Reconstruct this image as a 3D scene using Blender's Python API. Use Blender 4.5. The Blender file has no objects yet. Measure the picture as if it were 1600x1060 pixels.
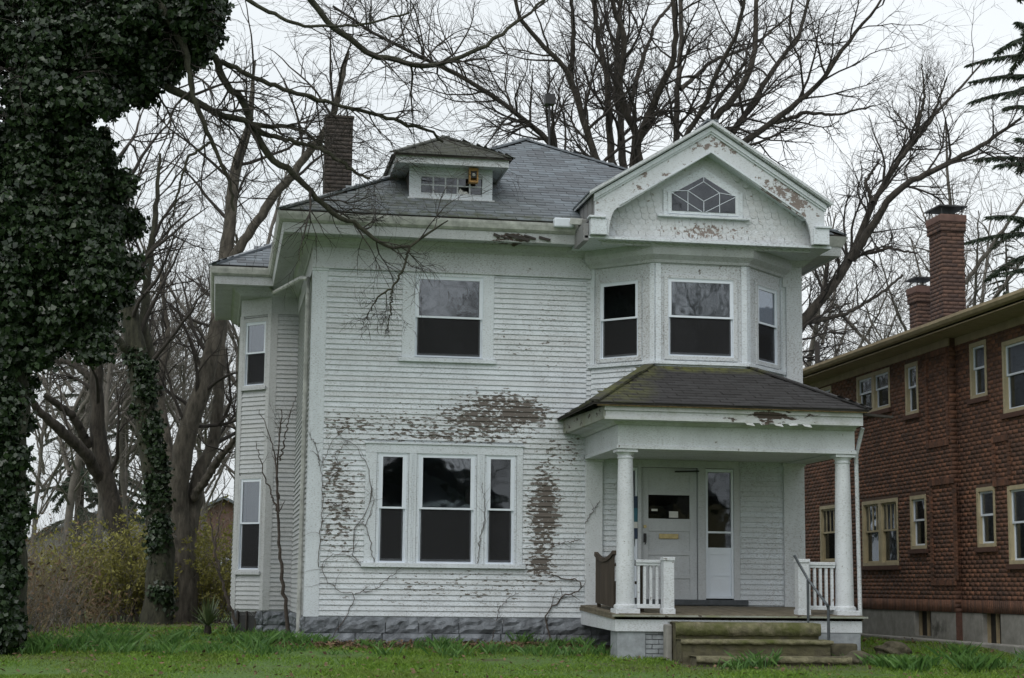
import bpy, bmesh, math, random
import numpy as np
from mathutils import Matrix, Vector
random.seed(7); RNG = np.random.default_rng(11)
S = bpy.context.scene
COL = S.collection
R = math.radians
# ------------------------------------------------------------------ camera (calibrated from vanishing points)
FPX, CX, CY = 2700.0, 800.0, 530.0
RM = np.array(((0.98571092, 0.03479784, 0.1648123), (-0.16808067, 0.1388021, 0.97595229), (0.01108474, -0.98970859, 0.14266759)))
CAM = np.array((-1.3958, -27.0674, 0.85))
cd = bpy.data.cameras.new('camera'); cam = bpy.data.objects.new('camera', cd); COL.objects.link(cam)
cd.sensor_width = 36; cd.lens = 36 * FPX / 1600; cd.clip_end = 3000; cd.clip_start = 0.1
mw = Matrix.Identity(4)
for i in range(3):
    mw[i][0] = RM[i][0]; mw[i][1] = -RM[i][1]; mw[i][2] = -RM[i][2]; mw[i][3] = CAM[i]
cam.matrix_world = mw
S.camera = cam
# ------------------------------------------------------------------ light: overcast sky and a very soft sun
SUN_EL, SUN_AZ = 52, 215
w = bpy.data.worlds.new('World'); S.world = w; w.use_nodes = True
wn = w.node_tree; wn.nodes.clear()
wo = wn.nodes.new('ShaderNodeOutputWorld'); ad = wn.nodes.new('ShaderNodeAddShader')
b1 = wn.nodes.new('ShaderNodeBackground'); b2 = wn.nodes.new('ShaderNodeBackground')
sk = wn.nodes.new('ShaderNodeTexSky'); sk.sky_type = 'NISHITA'; sk.sun_disc = False
sk.sun_elevation = R(SUN_EL); sk.sun_rotation = R(SUN_AZ); sk.dust_density = 6; sk.air_density = 1.5
hs = wn.nodes.new('ShaderNodeHueSaturation'); hs.inputs['Saturation'].default_value = 0.25
b1.inputs['Strength'].default_value = 0.05
tc = wn.nodes.new('ShaderNodeTexCoord'); nz = wn.nodes.new('ShaderNodeTexNoise'); rp = wn.nodes.new('ShaderNodeValToRGB')
nz.inputs['Scale'].default_value = 2.2; nz.inputs['Detail'].default_value = 5
rp.color_ramp.elements[0].position = 0.3; rp.color_ramp.elements[0].color = (0.70, 0.755, 0.79, 1)
rp.color_ramp.elements[1].position = 0.7; rp.color_ramp.elements[1].color = (0.90, 0.935, 0.955, 1)
b2.inputs['Strength'].default_value = 0.94
L_ = wn.links.new
L_(sk.outputs[0], hs.inputs['Color']); L_(hs.outputs[0], b1.inputs[0]); L_(tc.outputs['Generated'], nz.inputs['Vector'])
L_(nz.outputs[0], rp.inputs[0]); L_(rp.outputs[0], b2.inputs[0]); L_(b1.outputs[0], ad.inputs[0]); L_(b2.outputs[0], ad.inputs[1]); L_(ad.outputs[0], wo.inputs[0])
sl = bpy.data.lights.new('sun', 'SUN'); sl.energy = 0.5; sl.angle = R(30); sl.color = (1, 0.97, 0.93)
so = bpy.data.objects.new('sun', sl); COL.objects.link(so)
so.rotation_euler = (R(90 - SUN_EL), 0, R(180 - SUN_AZ)); so.location = (0, -20, 30)
S.view_settings.view_transform = 'Standard'; S.view_settings.look = 'None'; S.view_settings.gamma = 1
S.view_settings.use_curve_mapping = False; S.view_settings.exposure = 0.0
S.render.resolution_x, S.render.resolution_y = 1024, 678

# ------------------------------------------------------------------ pixel helpers (direction only; distance from the plane touched)
def ray(px, py): return RM @ np.array((px - CX, py - CY, FPX))
def onY(px, py, Y):
    v = ray(px, py); return CAM + v * ((Y - CAM[1]) / v[1])
def onX(px, py, X):
    v = ray(px, py); return CAM + v * ((X - CAM[0]) / v[0])
def gz(x, y):
    if y >= 0: return 0.0
    if y > -5: return 0.05 * y
    t = min(1.0, (-5 - y) / 11.0); return -0.25 - 0.5 * (t * t * (3 - 2 * t))
# ------------------------------------------------------------------ materials
MATS = {}
class NB:
    def __init__(s, name):
        m = bpy.data.materials.new(name); m.use_nodes = True; s.m = m; s.t = m.node_tree; s.t.nodes.clear()
        s.out = s.t.nodes.new('ShaderNodeOutputMaterial'); MATS[name] = m
    def n(s, typ, ins=None, **kw):
        nd = s.t.nodes.new('ShaderNode' + typ)
        for k, v in kw.items(): setattr(nd, k, v)
        for k, v in (ins or {}).items(): s.put(nd.inputs[k], v)
        return nd
    def put(s, sock, v):
        if hasattr(v, 'is_output') or isinstance(v, bpy.types.NodeSocket): s.t.links.new(v, sock)
        elif isinstance(v, bpy.types.Node): s.t.links.new(v.outputs[0], sock)
        else:
            if isinstance(v, (tuple, list)) and len(v) == 3 and sock.type == 'RGBA': v = (*v, 1)
            sock.default_value = v
    def math(s, op, a, b=0.0, c=None, clamp=False):
        nd = s.n('Math', operation=op, use_clamp=clamp); s.put(nd.inputs[0], a); s.put(nd.inputs[1], b)
        if c is not None: s.put(nd.inputs[2], c)
        return nd.outputs[0]
    def mix(s, f, a, b):
        nd = s.n('Mix', data_type='RGBA'); s.put(nd.inputs[0], f); s.put(nd.inputs[6], a); s.put(nd.inputs[7], b); return nd.outputs[2]
    def noise(s, vec, scale, detail=4, rough=0.6):
        return s.n('TexNoise', {'Vector': vec, 'Scale': scale, 'Detail': detail, 'Roughness': rough}).outputs[0]
    def mapping(s, vec, sc): return s.n('Mapping', {'Vector': vec, 'Scale': sc}).outputs[0]
    def step(s, v, a, b): return s.n('MapRange', {'Value': v, 'From Min': a, 'From Max': b}, clamp=True).outputs[0]
    def bsdf(s, col, rough, bump=None, bs=0.3, bd=0.01, **kw):
        p = s.n('BsdfPrincipled', {'Base Color': col, 'Roughness': rough})
        for k, v in kw.items(): s.put(p.inputs[k], v)
        if bump is not None:
            b = s.n('Bump', {'Strength': bs, 'Distance': bd, 'Height': bump}); s.t.links.new(b.outputs[0], p.inputs['Normal'])
        s.t.links.new(p.outputs[0], s.out.inputs[0]); return p
def blobs(B, pos, lst):
    tot = None
    for (x, y, z, rx, ry, rz, st) in lst:
        d = B.n('VectorMath', {0: pos, 1: (x, y, z)}, operation='SUBTRACT').outputs[0]
        d = B.n('VectorMath', {0: d, 1: (1 / rx, 1 / ry, 1 / rz)}, operation='MULTIPLY').outputs[0]
        l = B.n('VectorMath', {0: d}, operation='LENGTH').outputs['Value']
        v = B.math('MULTIPLY', B.step(l, 1.0, 0.25), st)
        tot = v if tot is None else B.math('MAXIMUM', tot, v)
    return tot
def paint(name, base0, wood=(0.115, 0.10, 0.088), lst=None, thr=0.70, sc=(7, 7, 16), fleck=0.35, rand=True, grime=0.35, gain=0.2, green=0.0):
    base = (base0[0] * 0.93, base0[1] * 0.965, base0[2] * 1.03)
    B = NB(name); g = B.n('NewGeometry').outputs['Position']; oi = B.n('ObjectInfo').outputs['Random']
    off = B.n('CombineXYZ', {0: B.math('MULTIPLY', oi, 61.0), 1: 0.0, 2: B.math('MULTIPLY', oi, 23.0)}).outputs[0]
    v = B.n('VectorMath', {0: g, 1: off}, operation='ADD').outputs[0] if rand else g
    n1 = B.noise(B.mapping(v, sc), 1.0, 6, 0.66)
    if lst: n1 = B.math('ADD', n1, B.math('MULTIPLY', blobs(B, g, lst), gain))
    chip = B.step(n1, thr, thr + 0.012)
    n2 = B.noise(B.mapping(g, (30, 30, 75)), 1.0, 3, 0.7)
    n4 = B.noise(g, 1.1, 4, 0.6)
    fl = B.math('MULTIPLY', B.step(B.math('ADD', n2, B.math('MULTIPLY', n4, 0.22)), 0.635, 0.76), fleck)
    gr = B.math('MULTIPLY', B.step(B.noise(B.mapping(g, (2.3, 2.3, 1.3)), 1.0, 6, 0.7), 0.38, 0.74), grime)
    c = B.mix(gr, base, tuple(x * 0.66 for x in base))
    c = B.mix(B.math('MULTIPLY', oi, 0.32 if rand else 0.0), c, (0.43, 0.43, 0.41))
    if green: c = B.mix(B.math('MULTIPLY', B.step(B.noise(g, 3.1, 4), 0.45, 0.65), green), c, (0.16, 0.17, 0.07))
    c = B.mix(fl, c, (0.20, 0.185, 0.17))
    wd = B.mix(B.noise(B.mapping(g, (3, 3, 90)), 1.0, 3), tuple(x * 0.6 for x in wood), tuple(x * 1.45 for x in wood))
    c = B.mix(B.math('MULTIPLY', B.step(n1, thr - 0.03, thr - 0.004), 0.55), c, (0.36, 0.35, 0.33))
    c = B.mix(chip, c, wd)
    h = B.math('SUBTRACT', B.math('MULTIPLY', n2, 0.25), chip)
    B.bsdf(c, B.math('ADD', 0.55, B.math('MULTIPLY', chip, 0.3)), h, 0.5, 0.004)
    return B.m
WALLBLOB = [(2.75, 0, 3.52, 1.35, 2, 0.42, 1.0), (3.3, 0, 3.62, 0.75, 2, 0.33, 1.25), (2.2, 0, 3.25, 2.2, 2, 0.3, 0.75), (0.6, 0, 3.35, 1.0, 2, 0.35, 0.65),
            (3.72, 0, 2.05, 0.42, 2, 1.1, 1.15), (3.66, 0, 1.25, 0.4, 2, 0.5, 1.0), (0.5, 0, 2.2, 0.6, 2, 1.0, 0.68), (0.4, 0, 2.6, 0.5, 2, 0.6, 0.72), (2.4, 0, 0.85, 2.6, 2, 0.4, 0.42),
            (-0.8, 5.3, 0.75, 0.6, 1, 0.35, 0.75), (4.0, 0, 3.0, 0.6, 2, 0.6, 0.5), (2.0, 0, 3.3, 2.6, 2, 0.55, 0.62), (3.55, 0, 4.9, 0.9, 2, 0.9, 0.3), (0.45, 0, 1.7, 0.55, 2, 0.9, 0.6), (3.0, 0, 3.75, 1.1, 2, 0.3, 0.95)]
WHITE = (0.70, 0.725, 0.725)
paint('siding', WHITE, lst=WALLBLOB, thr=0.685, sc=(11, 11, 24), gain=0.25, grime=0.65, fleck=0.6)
paint('siding_shaded', (0.53, 0.535, 0.52), thr=0.71, fleck=0.55, grime=0.65)  # side walls: tree shade put into the darker base; flecks and grime are wear
paint('trim', WHITE, thr=0.71, sc=(9, 9, 9), rand=False, fleck=0.55, grime=0.55)
paint('trim_weathered', (0.64, 0.65, 0.64), thr=0.66, sc=(8, 8, 8), rand=False, fleck=0.75, grime=0.6, wood=(0.16, 0.135, 0.12))
paint('alligator', (0.60, 0.61, 0.60), thr=0.675, sc=(9, 9, 7), rand=False, fleck=0.9, grime=0.5)
paint('cornice', (0.57, 0.575, 0.56), thr=0.70, sc=(5, 6, 12), rand=False, fleck=0.55, grime=0.75, lst=[(3.1, -0.5, 6.36, 0.6, 1, 0.14, 1.2)], gain=0.2, wood=(0.07, 0.05, 0.04), green=0.05)
paint('rake', (0.66, 0.67, 0.665), thr=0.635, sc=(9, 9, 11), rand=False, fleck=0.4, lst=[(7.3, -1.3, 7.05, 0.75, 1, 0.5, 0.8), (5.0, -1.3, 7.2, 0.6, 1, 0.35, 0.5), (6.1, -1.3, 7.85, 0.7, 1, 0.25, 0.55)], gain=0.2, wood=(0.2, 0.165, 0.15))
paint('scale_paint', (0.62, 0.63, 0.62), thr=0.66, sc=(12, 12, 12), fleck=0.5, lst=[(6.0, -1, 6.47, 1.0, 1, 0.2, 1.0)], gain=0.18, wood=(0.2, 0.165, 0.15))
paint('porch_paint', (0.67, 0.68, 0.67), thr=0.665, sc=(12, 12, 8), rand=False, fleck=0.45, grime=0.6, green=0.04)
paint('porch_fascia', (0.58, 0.585, 0.56), thr=0.665, sc=(4, 4, 12), rand=False, fleck=0.4, grime=0.5, lst=[(6.6, -2.6, 3.4, 0.8, 1, 0.14, 1.1)], gain=0.2, wood=(0.06, 0.045, 0.035), green=0.35)
paint('mossy_wood', (0.33, 0.34, 0.27), thr=0.60, sc=(6, 6, 10), rand=False, fleck=0.8, grime=0.8, wood=(0.05, 0.04, 0.03), green=0.7)
paint('vinyl', (0.76, 0.79, 0.81), thr=0.9, rand=False, fleck=0.06, grime=0.15)
paint('door_paint', (0.56, 0.565, 0.555), thr=0.74, rand=False, fleck=0.3, grime=0.55)
paint('grey_boards', (0.24, 0.235, 0.225), thr=0.62, sc=(9, 9, 9), rand=False, fleck=0.8, wood=(0.07, 0.055, 0.045))

def simple(name, col, rough=0.7, var=0.35, sc=8.0, bump=0.3, bd=0.01, island=0.0, isl_col=None, stretch=(1, 1, 1), moss=None, **kw):
    B = NB(name); g = B.n('NewGeometry'); pos = g.outputs['Position']
    n = B.noise(B.mapping(pos, stretch), sc, 6, 0.65)
    c = B.mix(B.step(n, 0.3, 0.7), tuple(x * (1 - var) for x in col), tuple(min(1, x * (1 + var)) for x in col))
    if island:
        c = B.mix(B.math('MULTIPLY', g.outputs['Random Per Island'], island), c, isl_col or tuple(x * 0.35 for x in col))
    if moss:
        mm = B.math('MULTIPLY', blobs(B, pos, moss[0]), B.step(B.noise(pos, moss[2] if len(moss) > 2 else 7, 5), 0.34, 0.6))
        c = B.mix(mm, c, moss[1])
    B.bsdf(c, rough, n, bump, bd, **kw); return B.m
MOSSC = (0.10, 0.105, 0.025)
simple('roof_shingle', (0.172, 0.20, 0.226), 0.42, 0.22, 5, 0.4, 0.01, island=0.75, isl_col=(0.085, 0.09, 0.10), moss=([(1.5, 0, 7.0, 2.6, 1.6, 0.7, 0.6), (2.2, -0.5, 6.68, 3.4, 0.5, 0.22, 0.85), (-0.3, -0.3, 6.75, 1.0, 1.0, 0.4, 0.7)], (0.055, 0.066, 0.03)))
simple('porch_shingle', (0.031, 0.030, 0.031), 0.8, 0.3, 6, 0.5, 0.01, island=0.6, isl_col=(0.016, 0.014, 0.014),
       moss=([(4.3, -1.6, 3.8, 0.85, 1.6, 0.7, 1.0), (6.0, -0.95, 4.28, 1.9, 0.4, 0.14, 0.9), (4.9, -1.2, 4.1, 0.5, 0.6, 0.4, 0.9)], MOSSC))
simple('dormer_shingle', (0.085, 0.088, 0.082), 0.7, 0.3, 6, 0.5, 0.01, island=0.6, isl_col=(0.04, 0.042, 0.04), moss=([(2.2, 0.4, 7.9, 2, 2, 0.8, 0.35)], (0.07, 0.08, 0.03)))
simple('dark_edge', (0.035, 0.03, 0.026), 0.8, 0.4, 9)
simple('rust', (0.30, 0.20, 0.11), 0.75, 0.6, 14, 0.4)
simple('gutter_metal', (0.42, 0.43, 0.41), 0.55, 0.35, 7, 0.2)
simple('stone', (0.195, 0.212, 0.235), 0.8, 0.6, 5, 1.0, 0.05, island=0.45, isl_col=(0.07, 0.08, 0.09), moss=([(6, 0, 0.05, 3.0, 1, 0.22, 0.6)], (0.07, 0.06, 0.045)))
simple('mortar', (0.16, 0.175, 0.195), 0.9, 0.3, 20, 0.6)
simple('step_concrete', (0.085, 0.076, 0.05), 0.92, 0.45, 10, 0.9, 0.02, moss=([(6.2, -3, 0.25, 2.4, 1.2, 0.5, 0.85)], (0.062, 0.062, 0.016), 5))
simple('tread', (0.17, 0.155, 0.10), 0.95, 0.6, 7, 1.0, 0.05, moss=([(6.2, -3, 0.25, 2.6, 1.4, 0.6, 1.0)], (0.075, 0.085, 0.02), 3))
simple('concrete', (0.25, 0.245, 0.225), 0.9, 0.3, 4, 0.4, moss=([(11.4, 2.6, 0.2, 1, 0.8, 0.3, 0.9)], (0.05, 0.05, 0.04)))
simple('painted_brick', (0.24, 0.265, 0.29), 0.8, 0.3, 9, 0.5, island=0.5, isl_col=(0.42, 0.43, 0.42))
simple('brick', (0.175, 0.08, 0.047), 0.85, 0.45, 2.2, 0.3, 0.002, island=0.75, isl_col=(0.055, 0.033, 0.026))
simple('brick_mortar', (0.098, 0.062, 0.046), 0.95, 0.3, 20)
simple('brick_dark', (0.085, 0.042, 0.03), 0.9, 0.3, 20, 0.4)
simple('old_brick', (0.066, 0.054, 0.046), 0.9, 0.4, 9, 0.6, 0.01, island=0.6, isl_col=(0.03, 0.026, 0.024))
simple('chimney_brick', (0.13, 0.072, 0.05), 0.85, 0.3, 20, 0.5, 0.004, island=0.8, isl_col=(0.05, 0.032, 0.028))
simple('clay', (0.125, 0.07, 0.055), 0.8, 0.25, 9)
simple('tan_paint', (0.42, 0.36, 0.23), 0.6, 0.15, 6, 0.15)
simple('tan_soffit', (0.31, 0.25, 0.155), 0.7, 0.2, 5, 0.15)
simple('bench_wood', (0.05, 0.037, 0.025), 0.8, 0.45, 9, 0.5, stretch=(1, 1, 0.15))
simple('deck_wood', (0.135, 0.115, 0.08), 0.85, 0.4, 7, 0.5)
simple('pipe_metal', (0.07, 0.08, 0.09), 0.5, 0.3, 12, 0.2, Metallic=0.3)
simple('brass', (0.45, 0.36, 0.18), 0.4, 0.25, 14, 0.1, Metallic=0.6)
simple('black_metal', (0.02, 0.02, 0.021), 0.5, 0.3, 14, 0.1)
simple('nest_wood', (0.34, 0.19, 0.06), 0.7, 0.35, 14, 0.2)
simple('sign_navy', (0.012, 0.03, 0.07), 0.5, 0.15, 9, 0.05)
simple('sign_teal', (0.02, 0.12, 0.17), 0.5, 0.15, 9, 0.05)
simple('paper', (0.6, 0.6, 0.58), 0.6, 0.1, 9, 0.05)
simple('room', (0.05, 0.047, 0.042), 0.9, 0.2, 2, 0.1)
simple('curtain', (0.30, 0.31, 0.31), 0.9, 0.25, 9, 0.2, stretch=(4, 4, 0.3))
simple('bark', (0.050, 0.043, 0.035), 0.95, 0.65, 11, 1.0, 0.06, stretch=(1, 1, 0.3))
simple('bark_moss', (0.040, 0.040, 0.026), 0.95, 0.65, 11, 1.0, 0.06, stretch=(1, 1, 0.3))
simple('bark_pale', (0.095, 0.084, 0.068), 0.95, 0.6, 10, 1.0, 0.06, stretch=(1, 1, 0.3))
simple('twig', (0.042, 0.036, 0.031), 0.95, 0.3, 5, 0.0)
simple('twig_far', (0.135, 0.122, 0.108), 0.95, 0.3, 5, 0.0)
simple('straw', (0.20, 0.155, 0.095), 0.9, 0.3, 9, 0.0)
simple('vine', (0.085, 0.068, 0.058), 0.95, 0.3, 9, 0.0)
def leafmat(name, a, b, rough=0.5, trans=0.25, patch=None):
    B = NB(name); g = B.n('NewGeometry'); r = g.outputs['Random Per Island']
    c = B.mix(r, a, b)
    if patch: c = B.mix(B.math('MULTIPLY', B.step(B.noise(g.outputs['Position'], 0.8, 5, 0.6), 0.46, 0.76), 0.7), c, patch)
    p = B.bsdf(c, rough)
    t = B.n('BsdfTranslucent', {'Color': c}); mx = B.n('MixShader', {0: trans, 1: p.outputs[0], 2: t.outputs[0]})
    B.t.links.new(mx.outputs[0], B.out.inputs[0])
leafmat('ivy', (0.008, 0.019, 0.008), (0.034, 0.060, 0.022), 0.38, 0.12)
leafmat('needles', (0.03, 0.05, 0.032), (0.065, 0.09, 0.055), 0.6, 0.15)
leafmat('grass', (0.085, 0.185, 0.014), (0.19, 0.31, 0.032), 0.6, 0.3, (0.16, 0.165, 0.05))
leafmat('tall_grass', (0.05, 0.13, 0.028), (0.12, 0.24, 0.05), 0.55, 0.25)
leafmat('brush_leaf', (0.17, 0.17, 0.035), (0.30, 0.28, 0.075), 0.7, 0.3)
leafmat('dead_leaf', (0.07, 0.042, 0.022), (0.20, 0.13, 0.075), 0.9, 0.1)
leafmat('yucca', (0.05, 0.08, 0.03), (0.12, 0.15, 0.06), 0.5, 0.1)
# glass of old double windows: two storm layers reflect about a seventh of the sky, the rest is seen through
def glass(name, tint, refl):
    B = NB(name); pos = B.n('NewGeometry').outputs['Position']
    bp = B.n('Bump', {'Strength': 0.10, 'Distance': 0.02, 'Height': B.noise(pos, 2.0, 2)})
    fr = B.n('LayerWeight', {'Blend': 0.25}).outputs['Fresnel']
    f = B.math('ADD', refl, B.math('MULTIPLY', fr, 0.6), clamp=True)
    t = B.n('BsdfTransparent', {'Color': tint}); gl = B.n('BsdfGlossy', {'Color': (0.9, 0.94, 1.0), 'Roughness': 0.03, 'Normal': bp.outputs[0]})
    mx = B.n('MixShader', {0: f, 1: t.outputs[0], 2: gl.outputs[0]}); B.t.links.new(mx.outputs[0], B.out.inputs[0])
glass('glass', (0.55, 0.58, 0.6), 0.14)
glass('glass_dark', (0.4, 0.42, 0.42), 0.06)
glass('glass_lead', (0.3, 0.33, 0.36), 0.07)
def screenmat():
    B = NB('screen'); t = B.n('BsdfTransparent', {'Color': (0.8, 0.8, 0.8)}); d = B.n('BsdfDiffuse', {'Color': (0.05, 0.05, 0.053)})
    mx = B.n('MixShader', {0: 0.38, 1: t.outputs[0], 2: d.outputs[0]}); B.t.links.new(mx.outputs[0], B.out.inputs[0])
screenmat()
def lawnmat():
    B = NB('lawn'); pos = B.n('NewGeometry').outputs['Position']
    n = B.noise(pos, 0.9, 6, 0.65); n2 = B.noise(pos, 14, 5, 0.7)
    c = B.mix(B.step(n2, 0.3, 0.7), (0.05, 0.10, 0.018), (0.10, 0.18, 0.035))
    dirt = B.math('MAXIMUM', B.step(n, 0.54, 0.68), blobs(B, pos, [(4, 0, 0, 9, 1.3, 1, 1.0), (6.2, -3.4, 0, 2.6, 1.2, 1, 1.0), (-7.5, 2, 0, 5, 7, 2, 0.9), (-4, 13, 0, 14, 5.5, 2, 1.0), (11.2, 4, 0, 1.3, 12, 1, 0.6)]))
    c = B.mix(dirt, c, B.mix(n2, (0.035, 0.026, 0.018), (0.11, 0.08, 0.048)))
    B.bsdf(c, 0.95, n2, 0.8, 0.04)
lawnmat()

# ------------------------------------------------------------------ object helpers
WL = {}
def put(o, parent=None):
    COL.objects.link(o)
    if parent is not None:
        o.parent = parent; l = WL.get(parent.name, (0, 0, 0)); o.matrix_parent_inverse = Matrix.Translation((-l[0], -l[1], -l[2]))
    return o
def thing(name, label, cat, loc=(0, 0, 0), group=None):
    o = bpy.data.objects.new(name, None); o.empty_display_size = 0.2; o.location = loc; COL.objects.link(o); WL[o.name] = tuple(loc)
    o['label'] = label; o['category'] = cat
    if group: o['group'] = group
    return o
def tag(o, label, cat, group=None):
    o['label'] = label; o['category'] = cat
    if group: o['group'] = group
    return o
class MB:
    def __init__(s): s.v = []; s.f = []
    def add(s, vs, fs):
        k = len(s.v); s.v += [tuple(map(float, p)) for p in vs]; s.f += [tuple(i + k for i in f) for f in fs]; return s
    def box(s, x0, x1, y0, y1, z0, z1): return s.fbox(FW, x0, x1, -y1, -y0, z0, z1)
    def fbox(s, F, a0, a1, n0, n1, z0, z1):
        return s.add([F(a, n, z) for z in (z0, z1) for (a, n) in ((a0, n1), (a1, n1), (a1, n0), (a0, n0))], BOXF)
    def prism(s, F, poly, n0, n1):      # poly in (a,z), extruded along the normal
        k = len(poly); return s.add([F(a, n1, z) for a, z in poly] + [F(a, n0, z) for a, z in poly],
            [tuple(range(k)), tuple(range(2 * k - 1, k - 1, -1))] + [(i, i + k, (i + 1) % k + k, (i + 1) % k) for i in range(k)])
    def slab(s, pts, t):                # 3d polygon thickened downwards
        k = len(pts); lo = [(p[0], p[1], p[2] - t) for p in pts]
        return s.add(list(pts) + lo, [tuple(range(k)), tuple(range(2 * k - 1, k - 1, -1))] + [(i, i + k, (i + 1) % k + k, (i + 1) % k) for i in range(k)])
    def bar(s, p, q, wd, dp=None, up=(0, 0, 1)):
        p, q = Vector(p), Vector(q); t = (q - p).normalized(); a = t.cross(Vector(up))
        if a.length < 1e-4: a = t.cross(Vector((0, 1, 0)))
        a.normalize(); b = a.cross(t).normalized(); a *= wd / 2; b *= (dp or wd) / 2
        return s.add([p - a - b, p + a - b, p + a + b, p - a + b, q - a - b, q + a - b, q + a + b, q - a + b], [(3, 2, 1, 0), (4, 5, 6, 7), (0, 1, 5, 4), (1, 2, 6, 5), (2, 3, 7, 6), (3, 0, 4, 7)])
    def tube(s, pts, rad, n=8):
        pts = [Vector(p) for p in pts]; k0 = len(s.v)
        rs = rad if isinstance(rad, (list, tuple)) else [rad] * len(pts)
        for i, p in enumerate(pts):
            t = (pts[min(i + 1, len(pts) - 1)] - pts[max(i - 1, 0)]).normalized()
            a = t.cross(Vector((0.31, 0.52, 0.79))).normalized(); b = t.cross(a)
            for j in range(n):
                an = 2 * math.pi * j / n; s.v.append(tuple(p + (a * math.cos(an) + b * math.sin(an)) * rs[i]))
        for i in range(len(pts) - 1):
            for j in range(n):
                s.f.append((k0 + i * n + j, k0 + i * n + (j + 1) % n, k0 + (i + 1) * n + (j + 1) % n, k0 + (i + 1) * n + j))
        s.f.append(tuple(range(k0 + n - 1, k0 - 1, -1))); s.f.append(tuple(range(len(s.v) - n, len(s.v)))); return s
    def lathe(s, x, y, prof, n=24):
        k0 = len(s.v)
        for r, z in prof:
            for j in range(n): s.v.append((x + r * math.cos(2 * math.pi * j / n), y + r * math.sin(2 * math.pi * j / n), z))
        for i in range(len(prof) - 1):
            for j in range(n): s.f.append((k0 + i * n + j, k0 + i * n + (j + 1) % n, k0 + (i + 1) * n + (j + 1) % n, k0 + (i + 1) * n + j))
        s.f.append(tuple(range(k0 + n - 1, k0 - 1, -1))); s.f.append(tuple(range(len(s.v) - n, len(s.v)))); return s
    def mesh(s, name):
        m = bpy.data.meshes.new(name); m.from_pydata(s.v, [], s.f)
        bm = bmesh.new(); bm.from_mesh(m); bmesh.ops.recalc_face_normals(bm, faces=bm.faces); bm.to_mesh(m); bm.free(); return m
    def obj(s, name, mat, parent=None, bevel=0.0, smooth=False, kind=None):
        m = s.mesh(name); m.materials.append(MATS[mat]); o = bpy.data.objects.new(name, m); put(o, parent)
        if smooth:
            m.polygons.foreach_set('use_smooth', [True] * len(m.polygons))
            try: m.set_sharp_from_angle(angle=R(40))
            except Exception: pass
        if bevel:
            b = o.modifiers.new('bevel', 'BEVEL'); b.width = bevel; b.segments = 2; b.limit_method = 'ANGLE'
        if kind: o['kind'] = kind
        return o
BOXF = [(3, 2, 1, 0), (4, 5, 6, 7), (0, 1, 5, 4), (1, 2, 6, 5), (2, 3, 7, 6), (3, 0, 4, 7)]
class Fr:                               # wall frame: a along the wall, n outwards, z up
    def __init__(s, x, y, ang): s.x, s.y = x, y; s.c, s.s = math.cos(R(ang)), math.sin(R(ang)); s.ang = R(ang)
    def __call__(s, a, n, z): return (s.x + a * s.c + n * s.s, s.y + a * s.s - n * s.c, z)
FW = Fr(0, 0, 0)
def np_mesh(name, V, Fq):
    V = np.asarray(V, np.float32); Fq = np.asarray(Fq, np.int32); k = Fq.shape[1]
    m = bpy.data.meshes.new(name); m.vertices.add(len(V)); m.vertices.foreach_set('co', V.ravel())
    m.loops.add(Fq.size); m.loops.foreach_set('vertex_index', Fq.ravel()); m.polygons.add(len(Fq))
    m.polygons.foreach_set('loop_start', np.arange(0, Fq.size, k, dtype=np.int32)); m.update(calc_edges=True); return m
def np_obj(name, V, Fq, mat, parent=None, smooth=False, kind=None):
    m = np_mesh(name, V, Fq); m.materials.append(MATS[mat]); o = bpy.data.objects.new(name, m); put(o, parent)
    if smooth: m.polygons.foreach_set('use_smooth', np.ones(len(Fq), bool))
    if kind: o['kind'] = kind
    return o
def sheet(mb, F, a0, a1, z0, z1, holes, t=0.12):   # wall with openings cut out
    As = sorted({a0, a1, *[min(max(h[i], a0), a1) for h in holes for i in (0, 1)]}); Zs = sorted({z0, z1, *[min(max(h[i], z0), z1) for h in holes for i in (2, 3)]})
    for i in range(len(As) - 1):
        for j in range(len(Zs) - 1):
            a, z = (As[i] + As[i + 1]) / 2, (Zs[j] + Zs[j + 1]) / 2
            if not any(h[0] < a < h[1] and h[2] < z < h[3] for h in holes): mb.fbox(F, As[i], As[i + 1], -t, 0, Zs[j], Zs[j + 1])
    return mb
def sweep(mb, path, prof):              # closed profile (offset to the right of travel, z) along a plan path with mitres
    k = len(prof); k0 = len(mb.v); n = len(path)
    dirs = [np.array(path[i + 1]) - np.array(path[i]) for i in range(n - 1)]; dirs = [d / np.linalg.norm(d) for d in dirs]
    nr = [np.array((d[1], -d[0])) for d in dirs]
    for i, p in enumerate(path):
        if i == 0: m = nr[0]
        elif i == n - 1: m = nr[-1]
        else: m = (nr[i - 1] + nr[i]); m = m / (1 + nr[i - 1] @ nr[i])
        for o, z in prof: mb.v.append((p[0] + m[0] * o, p[1] + m[1] * o, z))
    for i in range(n - 1):
        for j in range(k): mb.f.append((k0 + i * k + j, k0 + i * k + (j + 1) % k, k0 + (i + 1) * k + (j + 1) % k, k0 + (i + 1) * k + j))
    mb.f.append(tuple(range(k0, k0 + k))); mb.f.append(tuple(range(k0 + n * k - 1, k0 + n * k - k - 1, -1))); return mb
def inpoly(x, y, P):
    c = False; j = len(P) - 1
    for i in range(len(P)):
        if (P[i][1] > y) != (P[j][1] > y) and x < (P[j][0] - P[i][0]) * (y - P[i][1]) / (P[j][1] - P[i][1]) + P[i][0]: c = not c
        j = i
    return c
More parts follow.
